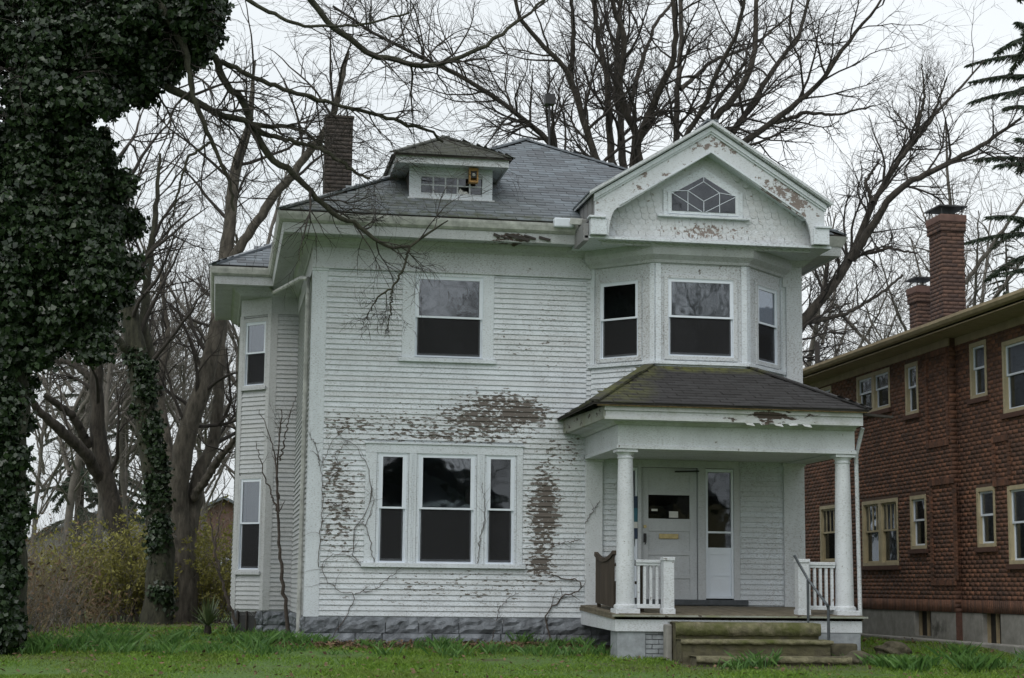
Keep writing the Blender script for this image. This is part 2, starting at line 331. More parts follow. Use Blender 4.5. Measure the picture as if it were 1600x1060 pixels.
def shingles(name, poly, eave0, eave1, mat, parent, ex=0.14, tw=0.31, t=0.012):
    e0, e1 = np.array(eave0, float), np.array(eave1, float); a = (e1 - e0); L = np.linalg.norm(a); a /= L
    P = np.array(poly, float); nn = np.cross(P[1] - P[0], P[2] - P[0]); nn /= np.linalg.norm(nn)
    if nn[2] < 0: nn = -nn
    u = np.cross(nn, a);
    if u[2] < 0: u = -u
    P2 = [((p - e0) @ a, (p - e0) @ u) for p in P]
    amin, amax, umax = min(p[0] for p in P2), max(p[0] for p in P2), max(p[1] for p in P2)
    V, Q = [], []
    r = 0; uu = -0.02
    while uu < umax:
        x = amin - (r % 2) * tw / 2 - random.random() * 0.03
        while x < amax:
            x1 = x + tw - 0.008
            if inpoly((x + x1) / 2, uu + ex * 0.5, P2):
                h = t * random.uniform(0.8, 1.7); k = len(V); dz = random.uniform(-0.006, 0.006)
                for (aa, b, hh) in ((x, uu + dz, h), (x1, uu + dz, h), (x1, uu + ex * 1.25, 0.002), (x, uu + ex * 1.25, 0.002), (x, uu + dz, 0), (x1, uu + dz, 0)):
                    V.append(e0 + a * aa + u * b + nn * hh)
                Q += [(k, k + 1, k + 2, k + 3), (k + 4, k + 5, k + 1, k)]
            x += tw
        uu += ex; r += 1
    return np_obj(name, V, Q, mat, parent, kind='stuff')

# ------------------------------------------------------------------ ground and sky setting
gx = np.concatenate([np.linspace(-600, -30, 14), np.linspace(-26, 26, 70), np.linspace(30, 600, 14)])
gy = np.concatenate([np.linspace(-300, -40, 8), np.linspace(-36, 36, 90), np.linspace(40, 1200, 16)])
GV = np.array([(x, y, gz(x, y) + 0.02 * math.sin(x * 1.3 + y * 0.7) * math.sin(y * 0.9 - x * 0.4) * (1 if abs(x) < 28 and abs(y) < 38 else 0) - 0.012) for y in gy for x in gx])
nx = len(gx); GQ = np.array([(j * nx + i, j * nx + i + 1, (j + 1) * nx + i + 1, (j + 1) * nx + i) for j in range(len(gy) - 1) for i in range(nx - 1)])
g = np_obj('ground', GV, GQ, 'lawn', None, True, 'structure')

# ================================================================== THE WHITE HOUSE
house = thing('house', 'white two-storey clapboard house with peeling paint, front gable and columned porch', 'house', (4, 0, 0))
D = 9.0; ZT = 6.2; EX = 0.083
FB = Fr(4.46, 0, -45); FBF = Fr(5.32, -0.86, 0); FBR = Fr(6.82, -0.86, 45)       # upstairs bay faces
FC = Fr(-1.05, 5.55, -45); FWG = Fr(-0.5, 5.0, 0); FS = Fr(0, 5.0, -90); FWS = Fr(-1.05, D, -90)
LB = 0.86 * math.sqrt(2); LC = 0.55 * math.sqrt(2)
def fxy(px, py, Y=0.0): p = onY(px, py, Y); return p[0], p[2]
W2 = (1.40, 2.87, 4.38, 5.83); W1 = (0.87, 3.37, 1.14, 3.08)
DOOR = (4.98, 6.93, 0.62, 2.92)
H2 = (1.60, 2.70, 4.47, 5.78); H1 = [(1.08, 1.52, 1.22, 2.93), (1.71, 2.60, 1.22, 2.93), (2.79, 3.24, 1.22, 2.93)]
def chains(lo, hi, holes):              # interval minus holes
    out = [(lo, hi)]
    for h0, h1 in holes:
        nx_ = []
        for a, b in out:
            if h1 <= a or h0 >= b: nx_.append((a, b)); continue
            if h0 - a > 0.02: nx_.append((a, h0))
            if b - h1 > 0.02: nx_.append((h1, b))
        out = nx_
    return out
# one clapboard, unit long, shared by every board
def boardmesh(mat, name='clapboard'):
    m = MB().add([(0, -0.027, 0), (1, -0.027, 0), (1, -0.005, 1.12), (0, -0.005, 1.12), (0, 0, 0), (1, 0, 0), (1, 0, 1.12), (0, 0, 1.12)], BOXF).mesh(name)
    m.materials.append(MATS[mat]); return m
BM = {k: boardmesh(k) for k in ('siding', 'siding_shaded')}
def clad(F, a0, a1, z0, z1, cut, mat, parent, ex=EX, joint=True, merge=False):
    z = z0; mb = MB()
    while z < z1 - 0.02:
        h = min(ex, z1 - z)
        for (a, b) in chains(a0, a1, [(c[0], c[1]) for c in cut if z + h > c[2] + 0.01 and z < c[3] - 0.01]):
            pcs = [(a, b)]
            if joint and b - a > 2.0 and random.random() < 0.5:
                q = a + (b - a) * random.uniform(0.25, 0.75); pcs = [(a, q - 0.003), (q, b)]
            for (p, q) in pcs:
                if merge:
                    hh = h * 1.1; mb.add([F(p, 0.027, z), F(q, 0.027, z), F(q, 0.005, z + hh), F(p, 0.005, z + hh), F(p, 0, z), F(q, 0, z), F(q, 0, z + hh), F(p, 0, z + hh)], BOXF); continue
                o = bpy.data.objects.new('clapboard', BM[mat]); x, y, zz = F(p, 0.002 + random.uniform(0, 0.003), z)
                put(o, parent); o.location = (x, y, zz); o.rotation_euler = (0, random.uniform(-0.0006, 0.0006), F.ang); o.scale = (q - p, 1, h)
        z += ex
    if merge: mb.obj('clapboard', mat, parent, kind='stuff')
# --- walls
fw = sheet(MB(), FW, 0, 8, 0.3, ZT, [H2] + H1 + [(5.03, 6.85, 0.62, 2.85)]).obj('clapboard_wall', 'siding', house)
clad(FW, 0.20, 4.39, 0.40, 5.83, [W2, W1], 'siding', fw)
clad(FW, 4.65, 7.67, 0.62, 3.0, [DOOR], 'siding', fw, EX, False)
clad(FW, 4.39, 4.50, 3.35, 5.83, [], 'siding', fw, joint=False, merge=True)
lw = sheet(MB(), FS, 0, 5.0, 0.3, ZT, []).obj('clapboard_wall', 'siding_shaded', house)
clad(FS, 0.0, 4.88, 0.40, 5.83, [], 'siding_shaded', lw, merge=True)
WC2 = (0.085, 0.685, 4.45, 5.80); WC1 = (0.085, 0.685, 1.05, 2.86)
HC2 = (0.125, 0.645, 4.53, 5.73); HC1 = (0.125, 0.645, 1.13, 2.80)
wc = sheet(MB(), FC, 0, LC, 0.3, ZT, [HC2, HC1]).obj('wing_wall', 'siding_shaded', house)
clad(FC, 0.07, LC - 0.08, 0.42, 5.85, [WC2, WC1], 'siding_shaded', wc, joint=False)
wf = sheet(MB(), FWG, 0, 0.5, 0.3, ZT, []).obj('wing_wall', 'siding_shaded', house)
clad(FWG, 0.10, 0.5, 0.42, 5.85, [], 'siding_shaded', wf, joint=False)
ws = sheet(MB(), FWS, 0, D - 5.55, 0.3, ZT, []).obj('wing_wall', 'siding_shaded', house)
clad(FWS, 0, D - 5.55, 0.42, 5.85, [], 'siding_shaded', ws, merge=True)
rw = MB(); sheet(rw, Fr(8, 0, 90), 0, D, 0.3, ZT, []); rw = rw.obj('clapboard_wall', 'siding_shaded', house)
clad(Fr(8, 0.0, 90), 0.15, D, 0.40, 5.83, [], 'siding_shaded', rw, merge=True)
MB().box(-1.05, 8, D - 0.1, D, 0.3, ZT).obj('clapboard_wall', 'siding_shaded', house)
MB().box(0.15, 7.85, 2.6, 2.7, 0.3, 6.1).box(0.15, 7.85, 0.15, 8.8, 3.35, 3.5).box(0.15, 7.85, 0.15, 8.8, 0.32, 0.385).box(0.15, 7.85, 0.15, 8.8, 6.05, 6.15).box(-0.9, 0.14, 5.75, 8.8, 3.35, 3.5).box(3.9, 4.0, 0.15, 2.6, 0.3, 6.1).box(-0.9, 0, 6.6, 6.7, .3, 6.1).obj('room_partition', 'room', house)
# --- corner boards, frieze, pilasters
MB().box(-0.025, 0.20, -0.032, 0.0, 0.38, 5.83).box(-0.03, 0.0, 0.002, 0.18, 0.38, 5.83).box(-0.04, 0.22, -0.045, 0.02, 5.79, 5.86).obj('corner_board', 'trim', house, 0.004)
MB().box(-0.03, 4.5, -0.036, 0, 5.86, ZT).box(-0.045, 4.46, -0.06, 0, 5.83, 5.875).obj('frieze_board', 'alligator', house)
MB().fbox(FS, 0, 5.0, 0.003, 0.034, 5.83, ZT).obj('frieze_board', 'siding_shaded', house)
MB().fbox(FWG, -0.02, 0.5, 0.003, 0.034, 5.85, ZT).fbox(FC, 0, LC, 0.003, 0.034, 5.85, ZT).obj('frieze_board', 'siding_shaded', house)
MB().fbox(FWG, -0.03, 0.10, 0.002, 0.03, 0.40, 5.85).fbox(FC, LC - 0.09, LC + 0.012, 0.002, 0.032, 0.40, 5.85).fbox(FC, -0.02, 0.08, 0.002, 0.032, 0.40, 5.85).obj('corner_board', 'siding_shaded', house)
MB().box(7.76, 8.03, -0.035, 0, 3.2, 5.83).obj('corner_board', 'alligator', house)
MB().box(7.70, 8.03, -0.037, 0, 5.832, 6.17).obj('frieze_board', 'alligator', house)
MB().box(4.38, 4.66, -0.07, 0, 0.55, 2.95).box(4.36, 4.68, -0.09, 0, 2.87, 2.95).obj('pilaster', 'porch_paint', house, 0.005)
MB().box(7.67, 8.02, -0.08, 0, 0.55, 2.95).box(7.65, 8.04, -0.10, 0, 2.87, 2.95).obj('pilaster', 'porch_paint', house, 0.005)
# --- stone foundation
fd = MB().box(0.02, 8, 0.03, D, -0.4, 0.385).box(-1.0, 0.1, 5.6, D, -0.4, 0.385).obj('foundation', 'mortar', house)
def stone(F, a0, a1, z0, z1, parent):
    bm = bmesh.new(); bmesh.ops.create_grid(bm, x_segments=7, y_segments=4, size=0.5)
    s1, s2 = random.random() * 50, random.random() * 50
    for v in bm.verts:
        u, q = v.co.x + 0.5, v.co.y + 0.5
        e = min(u, 1 - u, q, 1 - q); h = 0.012 + (0.055 if e > 0.02 else 0.0) * (0.55 + 0.6 * math.sin(s1 + u * 9) * math.cos(s2 + q * 6 + u * 4)) + random.uniform(0, 0.014)
        v.co = F(a0 + u * (a1 - a0) + random.uniform(-0.006, 0.006), h, z0 + q * (z1 - z0) + random.uniform(-0.006, 0.006))
    r = bmesh.ops.extrude_face_region(bm, geom=bm.faces[:]); n = Vector(F(0, 1, 0)) - Vector(F(0, 0, 0))
    for v in [e for e in r['geom'] if isinstance(e, bmesh.types.BMVert)]: v.co -= n * 0.05
    bmesh.ops.recalc_face_normals(bm, faces=bm.faces)
    m = bpy.data.meshes.new('foundation_stone'); bm.to_mesh(m); bm.free(); m.materials.append(MATS['stone'])
    put(bpy.data.objects.new('foundation_stone', m), parent)
def stones(F, a0, a1, parent):
    for z0, z1 in ((-0.12, 0.135), (0.145, 0.385)):
        a = a0 - random.uniform(0, 0.0)
        while a < a1 - 0.05:
            b = min(a1, a + random.uniform(0.4, 0.8))
            if a1 - b < 0.2: b = a1
            stone(F, a, b - 0.012, z0, z1, parent); a = b
stones(Fr(0, 0.0, 0), 0.0, 4.5, fd); stones(Fr(0, 0.0, 0), 4.5, 8.0, fd); stones(Fr(0.0, 5, -90), 0, 5.0, fd); stones(FWG, 0, 0.5, fd)
stones(FC, 0, 0.14, fd); stones(FC, 0.62, LC, fd)
MB().fbox(FC, 0.15, 0.61, -0.02, 0.0, -0.1, 0.37).obj('basement_window', 'black_metal', house)
for (p_, q_) in ((0.13, 0.17), (0.59, 0.63), (0.36, 0.39)): MB().fbox(FC, p_, q_, -0.01, 0.03, -0.1, 0.38).obj('basement_window_bar', 'dark_edge', house)

# --- windows
def sashwin(F, H, zm, parent, name='window', casing=None, sill=None, screen=True, curtain=0.0, mat='vinyl', gl='glass', cmat='trim', fw_=0.05, mun=None, head=None, low='glass_dark'):
    a0, a1, z0, z1 = H
    W = MB()
    if casing:
        c0, c1, cz0, cz1 = casing
        W.fbox(F, c0, a0 + 0.004, 0.0, 0.034, cz0, cz1).fbox(F, a1 - 0.004, c1, 0.0, 0.034, cz0, cz1)
        if cz1 - z1 > 0.015: W.fbox(F, a0 + 0.004, a1 - 0.004, 0.0, 0.033, z1 - 0.004, cz1)
        if z0 - cz0 > 0.015: W.fbox(F, a0 + 0.004, a1 - 0.004, 0.0, 0.033, cz0, z0 + 0.004)
    else: W.fbox(F, a0 - 0.03, a0, 0, 0.02, z0, z1).fbox(F, a1, a1 + 0.03, 0, 0.02, z0, z1)
    wo_ = W.obj(name, cmat, parent, 0.003)
    J = MB()
    for (p, q) in ((a0, a0 + 0.014), (a1 - 0.014, a1)): J.fbox(F, p, q, -0.12, 0.026, z0, z1)
    J.fbox(F, a0 + 0.014, a1 - 0.014, -0.12, 0.026, z1 - 0.014, z1).fbox(F, a0 + 0.014, a1 - 0.014, -0.12, 0.03, z0, z0 + 0.014); J.obj('jamb', mat, wo_)
    b0, b1 = a0 + 0.0145, a1 - 0.0145
    for (lo, hi, n0, g_) in ((zm, z1 - 0.0145, -0.012, gl), (z0 + 0.0145, zm + 0.03, -0.045, low)):
        K = MB().fbox(F, b0, b0 + fw_, n0, n0 + 0.03, lo, hi).fbox(F, b1 - fw_, b1, n0, n0 + 0.03, lo, hi)
        K.fbox(F, b0 + fw_, b1 - fw_, n0, n0 + 0.029, lo, lo + (0.03 if lo == zm else 0.05)).fbox(F, b0 + fw_, b1 - fw_, n0, n0 + 0.029, hi - (0.045 if lo == zm else 0.03), hi)
        if mun and lo == zm:
            for i in range(1, mun[0]): x = b0 + fw_ + (b1 - b0 - 2 * fw_) * i / mun[0]; K.fbox(F, x - 0.01, x + 0.01, n0 + 0.008, n0 + 0.026, lo + 0.03, hi - 0.045)
            for j in range(1, mun[1]): z = lo + (hi - lo) * j / mun[1]; K.fbox(F, b0 + fw_, b1 - fw_, n0 + 0.007, n0 + 0.025, z - 0.01, z + 0.01)
        s_ = K.obj('sash', mat, wo_)
        MB().fbox(F, b0 + fw_ - 0.005, b1 - fw_ + 0.005, n0 + 0.012, n0 + 0.016, lo + 0.02, hi - 0.02).obj('pane', g_, wo_)
    if screen: MB().fbox(F, b0 + 0.03, b1 - 0.03, -0.004, -0.002, z0 + 0.03, zm + 0.01).obj('screen', 'screen', wo_)
    if curtain:
        V, Q = [], []; n = 40; zt, zb = z1, z1 - (z1 - z0) * curtain
        for i in range(n + 1):
            a = a0 + (a1 - a0) * i / n; d_ = -0.15 + 0.012 * math.sin(i * 1.9) + 0.006 * math.sin(i * 5.1)
            V += [F(a, d_, zb), F(a, d_, zt)]
        Q = [(2 * i, 2 * i + 2, 2 * i + 3, 2 * i + 1) for i in range(n)]
        np_obj('curtain', V, Q, 'curtain', wo_)
    if sill: MB().fbox(F, sill[0], sill[1], 0.0, 0.075, sill[2], sill[3]).obj('sill', cmat, wo_, 0.004)
    return wo_
o = sashwin(FW, H2, 5.10, house, casing=(W2[0], W2[1], 4.455, 5.83), sill=(W2[0] - 0.05, W2[1] + 0.04, 4.385, 4.45))
o['label'] = 'upstairs double-hung window reflecting branches'
tw_ = sashwin(FW, H1[1], 2.06, house, casing=None, curtain=0.0, gl='glass'); tw_['label'] = 'wide middle sash of the downstairs triple window'
sashwin(FW, H1[0], 2.06, house, gl='glass_dark'); sashwin(FW, H1[2], 2.06, house, gl='glass_dark')
t = MB().box(W1[0], 1.046, -0.036, 0, 1.22, 2.93).box(1.554, 1.676, -0.036, 0, 1.22, 2.93).box(2.634, 2.756, -0.036, 0, 1.22, 2.93).box(3.274, W1[1], -0.036, 0, 1.22, 2.93)
t.box(W1[0], W1[1], -0.038, 0, 2.931, 3.07).box(W1[0] - 0.02, W1[1] + 0.02, -0.06, 0, 3.07, 3.10)
for x in (1.60, 1.63, 2.68, 2.71): t.box(x - 0.004, x + 0.004, -0.044, -0.03, 1.23, 2.92)
t.obj('window_casing', 'trim', house, 0.003)
MB().box(W1[0] - 0.04, W1[1] + 0.05, -0.085, 0, 1.15, 1.219).obj('window_sill', 'trim', house, 0.004)
for F, H, cs in ((FC, HC2, WC2), (FC, HC1, WC1)):
    sashwin(F, H, (H[2] + H[3]) / 2, house, casing=(cs[0], cs[1], cs[2] + 0.05, cs[3]), sill=(cs[0] - 0.02, cs[1] + 0.02, cs[2] - 0.01, cs[2] + 0.049), cmat='siding_shaded', fw_=0.035, curtain=0.5)
# --- upstairs bay
bay = thing('bay', '', '', (6.09, 0, 4)); del bay['label'], bay['category']; bay.parent = house; bay.matrix_parent_inverse = Matrix.Translation((-4, 0, 0))
HBL = (0.20, 0.92, 4.50, 5.74); HBF = (0.20, 1.28, 4.50, 5.75); HBR = (0.34, 1.02, 4.50, 5.74)
LBR = 0.86 * math.sqrt(2) + 0.05
for F, L, H, mid in ((FB, LB, HBL, 5.12), (FBF, 1.5, HBF, 5.12), (FBR, LBR, HBR, 5.12)):
    wl = sheet(MB(), F, 0, L, 3.6, ZT + 0.05, [H], 0.08).obj('bay_wall', 'alligator', bay)
    clad(F, 0.03, L - 0.03, 3.62, 4.36, [], 'siding', bay, merge=True)
    sashwin(F, H, mid, bay, 'bay_window', casing=(H[0] - 0.06, H[1] + 0.06, H[2] - 0.06, H[3] + 0.05), cmat='alligator', curtain=1.0 if F is FBF else 0.0, gl='glass' if F is not FB else 'glass_dark', fw_=0.045)
    MB().fbox(F, -0.02, L + 0.02, 0.0, 0.06, 4.365, 4.42).obj('bay_sill', 'trim', bay, 0.004)
    MB().fbox(F, 0.0, 0.09, 0.001, 0.022, 4.42, ZT).obj('bay_corner_board', 'trim', bay); MB().fbox(F, L - 0.09, L, 0.001, 0.022, 4.42, ZT).obj('bay_corner_board', 'trim', bay)
sweep(MB(), [(4.46, 0), (5.32, -0.86), (6.82, -0.86), (7.72, 0.04)], [(0, 5.98), (0.05, 5.99), (0.07, 6.03), (0.16, 6.10), (0.18, 6.17), (0.18, 6.26), (0, 6.26)]).obj('bay_crown', 'cornice', bay)

# --- cornice, gutters
PATH = [(-1.05, D), (-1.05, 5.0), (0, 5.0), (0, 0), (4.12, 0)]
sweep(MB(), PATH[:-1] + [(4.44, 0)], [(0, 6.17), (0.05, 6.17), (0.07, 6.20), (0.15, 6.24), (0.20, 6.305), (0.0, 6.305)]).obj('bed_moulding', 'cornice', house)
sweep(MB(), PATH, [(0, 6.308), (0.50, 6.308), (0.50, 6.34), (0, 6.34)]).obj('soffit', 'cornice', house)
MB().add([(-1.05, 5.0, 6.17), (-1.05, 5.56, 6.17), (-0.49, 5.0, 6.17), (-1.05, 5.0, 6.2), (-1.05, 5.56, 6.2), (-0.49, 5.0, 6.2)], [(0, 1, 2), (5, 4, 3), (0, 2, 5, 3), (2, 1, 4, 5), (1, 0, 3, 4)]).obj('soffit', 'cornice', house)
sweep(MB(), PATH, [(0.46, 6.29), (0.525, 6.29), (0.53, 6.33), (0.545, 6.44), (0.46, 6.44)]).obj('fascia', 'cornice', house)
gu = sweep(MB(), PATH, [(0.47, 6.442), (0.56, 6.442), (0.60, 6.48), (0.625, 6.56), (0.63, 6.60), (0.61, 6.60), (0.60, 6.56), (0.47, 6.55)]).obj('gutter', 'gutter_metal', house)
sweep(MB(), PATH, [(0.45, 6.552), (0.55, 6.552), (0.56, 6.63), (0.45, 6.67)]).obj('roof_edge', 'dark_edge', house)
RP = [(8.0, 0.0), (8.0, D)]
for nm, mt, pr in (('soffit', 'cornice', [(-0.02, 6.308), (0.50, 6.308), (0.50, 6.34), (-0.02, 6.34)]), ('fascia', 'cornice', [(0.46, 6.29), (0.525, 6.29), (0.545, 6.44), (0.46, 6.44)]),
                   ('gutter', 'gutter_metal', [(0.47, 6.442), (0.56, 6.442), (0.63, 6.60), (0.47, 6.55)]), ('bed_moulding', 'cornice', [(0, 6.17), (0.05, 6.17), (0.20, 6.305), (0, 6.305)])):
    sweep(MB(), [(7.9 if nm != 'bed_moulding' else 7.7, 0.0)] + RP, pr).obj(nm, mt, house)
# rotted stretch of fascia: broken splintered boards
for i in range(7):
    x = 2.75 + i * 0.12 + random.uniform(-0.03, 0.03)
    MB().bar((x, -0.553, 6.40 - random.uniform(0, 0.05)), (x + random.uniform(0.1, 0.22), -0.556, 6.36 - random.uniform(0, 0.05)), 0.012, random.uniform(0.02, 0.05)).obj('rotted_splinter', 'dark_edge', house)
# --- main roof
EZ, OV, SL = 6.64, 0.58, 0.57
AP0, AP1 = (4, 3.72, 9.1), (4, 5.3, 9.1)
A, Bc, Cc, Dc = (-OV, -OV, EZ), (8 + OV, -OV, EZ), (8 + OV, D + OV, EZ), (-OV, D + OV, EZ)
planes = [([A, Bc, AP0], A, Bc), ([Dc, A, AP0, AP1], Dc, A), ([Bc, Cc, AP1, AP0], Bc, Cc), ([Cc, Dc, AP1], Cc, Dc)]
roof = MB()
for pl, e0, e1 in planes: roof.slab([(p[0], p[1], p[2]) for p in pl], 0.06)
roof = roof.obj('roof', 'dark_edge', house)
for pl, e0, e1 in planes: shingles('roof_shingles', pl, e0, e1, 'roof_shingle', roof)
for p, q in ((A, AP0), (Bc, AP0), (AP0, AP1)): MB().bar((p[0], p[1], p[2] + 0.012), (q[0], q[1], q[2] + 0.012), 0.22, 0.03).obj('hip_cap', 'roof_shingle', roof)
WA, WB, WCn = (-1.63, 4.42, EZ), (-1.63, D + OV, EZ), (0.9, 4.42 + 2.53, EZ + 2.53 * SL)
wplanes = [([WA, (0.5, 4.42, EZ), (0.9, 6.95, WCn[2])], WA, (0.5, 4.42, EZ)), ([WB, WA, WCn, (0.9, D + OV, WCn[2])], WB, WA)]
wr = MB()
for pl, a_, b_ in wplanes: wr.slab(pl, 0.06)
wr = wr.obj('wing_roof', 'dark_edge', house)
for pl, e0, e1 in wplanes: shingles('wing_roof_shingles', pl, e0, e1, 'roof_shingle', wr)
MB().bar(WA, WCn, 0.2, 0.04).obj('hip_cap', 'roof_shingle', wr)
# chimney (stained brick) and mast
def brickbox(x0, x1, y0, y1, z0, z1, bl, bh, gap, mat, mmat, parent, name='brickwork', jit=0.003):
    MB().box(x0 + 0.008, x1 - 0.008, y0 + 0.008, y1 - 0.008, z0, z1).obj('mortar_core', mmat, parent)
    V = []; Q = []; z = z0; r = 0
    while z < z1 - 0.02:
        zz = min(z1, z + bh - gap)
        for (ax, c0, c1, fixed, sg) in ((0, x0, x1, y0, -1), (0, x0, x1, y1, 1), (1, y0, y1, x0, -1), (1, y0, y1, x1, 1)):
            a = c0 - (r % 2) * bl / 2
            while a < c1:
                p, q = max(a, c0), min(a + bl - gap, c1)
                if q - p > 0.02:
                    k = len(V); d0 = fixed - sg * 0.02; d1 = fixed + sg * random.uniform(0, jit)
                    for zc in (z, zz):
                        for (u_, v_) in ((p, d0), (q, d0), (q, d1), (p, d1)): V.append((u_, v_, zc) if ax == 0 else (v_, u_, zc))
                    Q += [tuple(k + i for i in f) for f in BOXF]
                a += bl
        z += bh; r += 1
    return np_obj(name, V, Q, mat, parent, kind='stuff')
ch = MB().box(0.26, 0.78, 2.98, 3.5, 9.12, 9.17).obj('chimney', 'old_brick', house, 0.01)
brickbox(0.28, 0.76, 3.0, 3.48, 6.9, 9.12, 0.21, 0.072, 0.006, 'old_brick', 'brick_mortar', ch, jit=0.002)
p = onY(858, 222, 5.5); q = onY(858, 158, 5.5)
MB().tube([(p[0], 5.5, 8.4), (p[0], 5.5, q[2])], 0.022).box(p[0] - 0.1, p[0] + 0.1, 5.4, 5.6, q[2] - 0.08, q[2] + 0.12).obj('roof_mast', 'black_metal', house)
# --- dormer
dm = MB(); DX0, DX1, DY = 1.50, 2.86, 0.22
dm.box(DX0, DX0 + 0.19, DY, DY + 0.1, 7.0, 7.62).box(DX1 - 0.17, DX1, DY, DY + 0.1, 7.0, 7.62).box(DX0 + 0.19, DX1 - 0.17, DY, DY + 0.1, 7.50, 7.62).box(DX0 + 0.19, DX1 - 0.17, DY, DY + 0.1, 7.0, 7.16)
dorm = dm.obj('dormer', 'trim', house, 0.004)
MB().add([(DX0 + .01, DY + .1, 7.0), (DX0 + .01, 1.3, 7.62), (DX0 + .01, DY + .1, 7.62), (DX0 + .06, DY + .1, 7.0), (DX0 + .06, 1.3, 7.62), (DX0 + .06, DY + .1, 7.62)], [(0, 1, 2), (5, 4, 3), (0, 3, 4, 1), (1, 4, 5, 2), (2, 5, 3, 0)]).obj('dormer_cheek', 'dark_edge', dorm)
MB().add([(DX1 - .01, DY + .1, 7.0), (DX1 - .01, 1.3, 7.62), (DX1 - .01, DY + .1, 7.62), (DX1 - .06, DY + .1, 7.0), (DX1 - .06, 1.3, 7.62), (DX1 - .06, DY + .1, 7.62)], [(0, 1, 2), (5, 4, 3), (0, 3, 4, 1), (1, 4, 5, 2), (2, 5, 3, 0)]).obj('dormer_cheek', 'dark_edge', dorm)
MB().box(DX0 - 0.03, DX1 + 0.03, DY - 0.05, DY + 0.02, 7.055, 7.10).obj('dormer_sill', 'trim_weathered', dorm)
sm = MB().box(DX0 + 0.19, DX1 - 0.17, DY + 0.03, DY + 0.06, 7.16, 7.20).box(DX0 + 0.19, DX1 - 0.17, DY + 0.03, DY + 0.06, 7.46, 7.50)
for i in range(1, 5): x = DX0 + 0.19 + (DX1 - DX0 - 0.36) * i / 5; sm.box(x - 0.012, x + 0.012, DY + 0.03, DY + 0.055, 7.20, 7.46)
sm.box(DX0 + 0.19, DX1 - 0.17, DY + 0.031, DY + 0.053, 7.32, 7.34).obj('dormer_sash', 'trim_weathered', dorm)
for i in range(5):
    for j in range(2):
        x = DX0 + 0.19 + (DX1 - DX0 - 0.36) * i / 5; wd = (DX1 - DX0 - 0.36) / 5
        if (i, j) == (3, 0): continue     # broken pane
        MB().box(x + 0.01, x + wd - 0.01, DY + 0.04, DY + 0.044, (7.195, 7.335)[j], (7.325, 7.465)[j]).obj('pane', 'glass_dark', dorm)
x = DX0 + 0.19 + (DX1 - DX0 - 0.36) * 3 / 5
MB().prism(Fr(0, DY + 0.04, 0), [(x + 0.01, 7.2), (x + 0.19, 7.2), (x + 0.15, 7.25), (x + 0.1, 7.24), (x + 0.04, 7.3)], 0, 0.004).obj('pane', 'paper', dorm)
MB().box(DX0 + 0.1, DX1 - 0.1, DY + 0.6, DY + 0.65, 7.0, 7.62).obj('attic_dark', 'room', dorm)
ex0, ex1, ey = DX0 - 0.26, DX1 + 0.22, DY - 0.3
MB().box(ex0 + 0.03, ex1 - 0.03, ey + 0.03, 1.2, 7.62, 7.65).obj('dormer_soffit', 'trim_weathered', dorm)
MB().box(ex0, ex1, ey, ey + 0.03, 7.60, 7.74).box(ex0, ex0 + 0.03, ey + 0.03, 1.2, 7.60, 7.74).box(ex1 - 0.03, ex1, ey + 0.03, 1.2, 7.60, 7.74).obj('dormer_fascia', 'trim_weathered', dorm)
dA, dB, dP, dQ = (ex0 - 0.04, ey - 0.04, 7.75), (ex1 + 0.04, ey - 0.04, 7.75), (2.2, 1.22, 8.40), (2.2, 2.6, 8.40)
dpl = [([dA, dB, dP], dA, dB), ([(ex0 - 0.04, 1.45, 7.75), dA, dP, dQ], (ex0 - 0.04, 1.45, 7.75), dA), ([dB, (ex1 + 0.04, 1.45, 7.75), dQ, dP], dB, (ex1 + 0.04, 1.45, 7.75))]
dr = MB()
for pl, a_, b_ in dpl: dr.slab(pl, 0.04)
dr = dr.obj('dormer_roof', 'dark_edge', dorm)
for pl, e0, e1 in dpl: shingles('dormer_shingles', pl, e0, e1, 'dormer_shingle', dorm, 0.12, 0.26)
for p, q in ((dA, dP), (dB, dP), (dP, dQ)): MB().bar((p[0], p[1], p[2] + .012), (q[0], q[1], q[2] + .012), 0.16, 0.025).obj('hip_cap', 'dormer_shingle', dorm)
nb = thing('nest_box', 'small ochre wooden nest box hanging under the dormer eave', 'nest box', (2.52, DY - 0.12, 7.42))
MB().box(2.45, 2.60, DY - 0.17, DY - 0.05, 7.36, 7.39).box(2.45, 2.60, DY - 0.17, DY - 0.05, 7.55, 7.60).box(2.45, 2.475, DY - 0.17, DY - 0.05, 7.39, 7.55).box(2.575, 2.60, DY - 0.17, DY - 0.05, 7.39, 7.55).box(2.475, 2.575, DY - 0.065, DY - 0.05, 7.39, 7.55).obj('box', 'nest_wood', nb)
MB().box(2.475, 2.575, DY - 0.15, DY - 0.14, 7.44, 7.55).obj('front_panel', 'black_metal', nb)
MB().lathe(2.525, DY - 0.155, [(0.005, 7.46), (0.026, 7.475), (0.03, 7.49), (0.022, 7.51), (0.005, 7.515)], 10).obj('pale_bulb', 'paper', nb, smooth=True)
MB().tube([(2.525, DY - 0.1, 7.6), (2.525, DY - 0.1, 7.625)], 0.012).obj('hanger', 'black_metal', nb)
# --- front gable
gab = MB(); GY = -1.05; FG = Fr(0, GY, 0); GX = 6.11
gab.prism(FG, [(4.42, 6.22), (7.82, 6.22), (7.82, 6.7), (GX, 7.85), (4.42, 6.7)], -0.1, 0)
gable = gab.obj('gable', 'scale_paint', house)
gl_ = [(5.53, 6.79), (6.57, 6.79), (6.57, 7.06), (6.05, 7.36), (5.53, 7.06)]
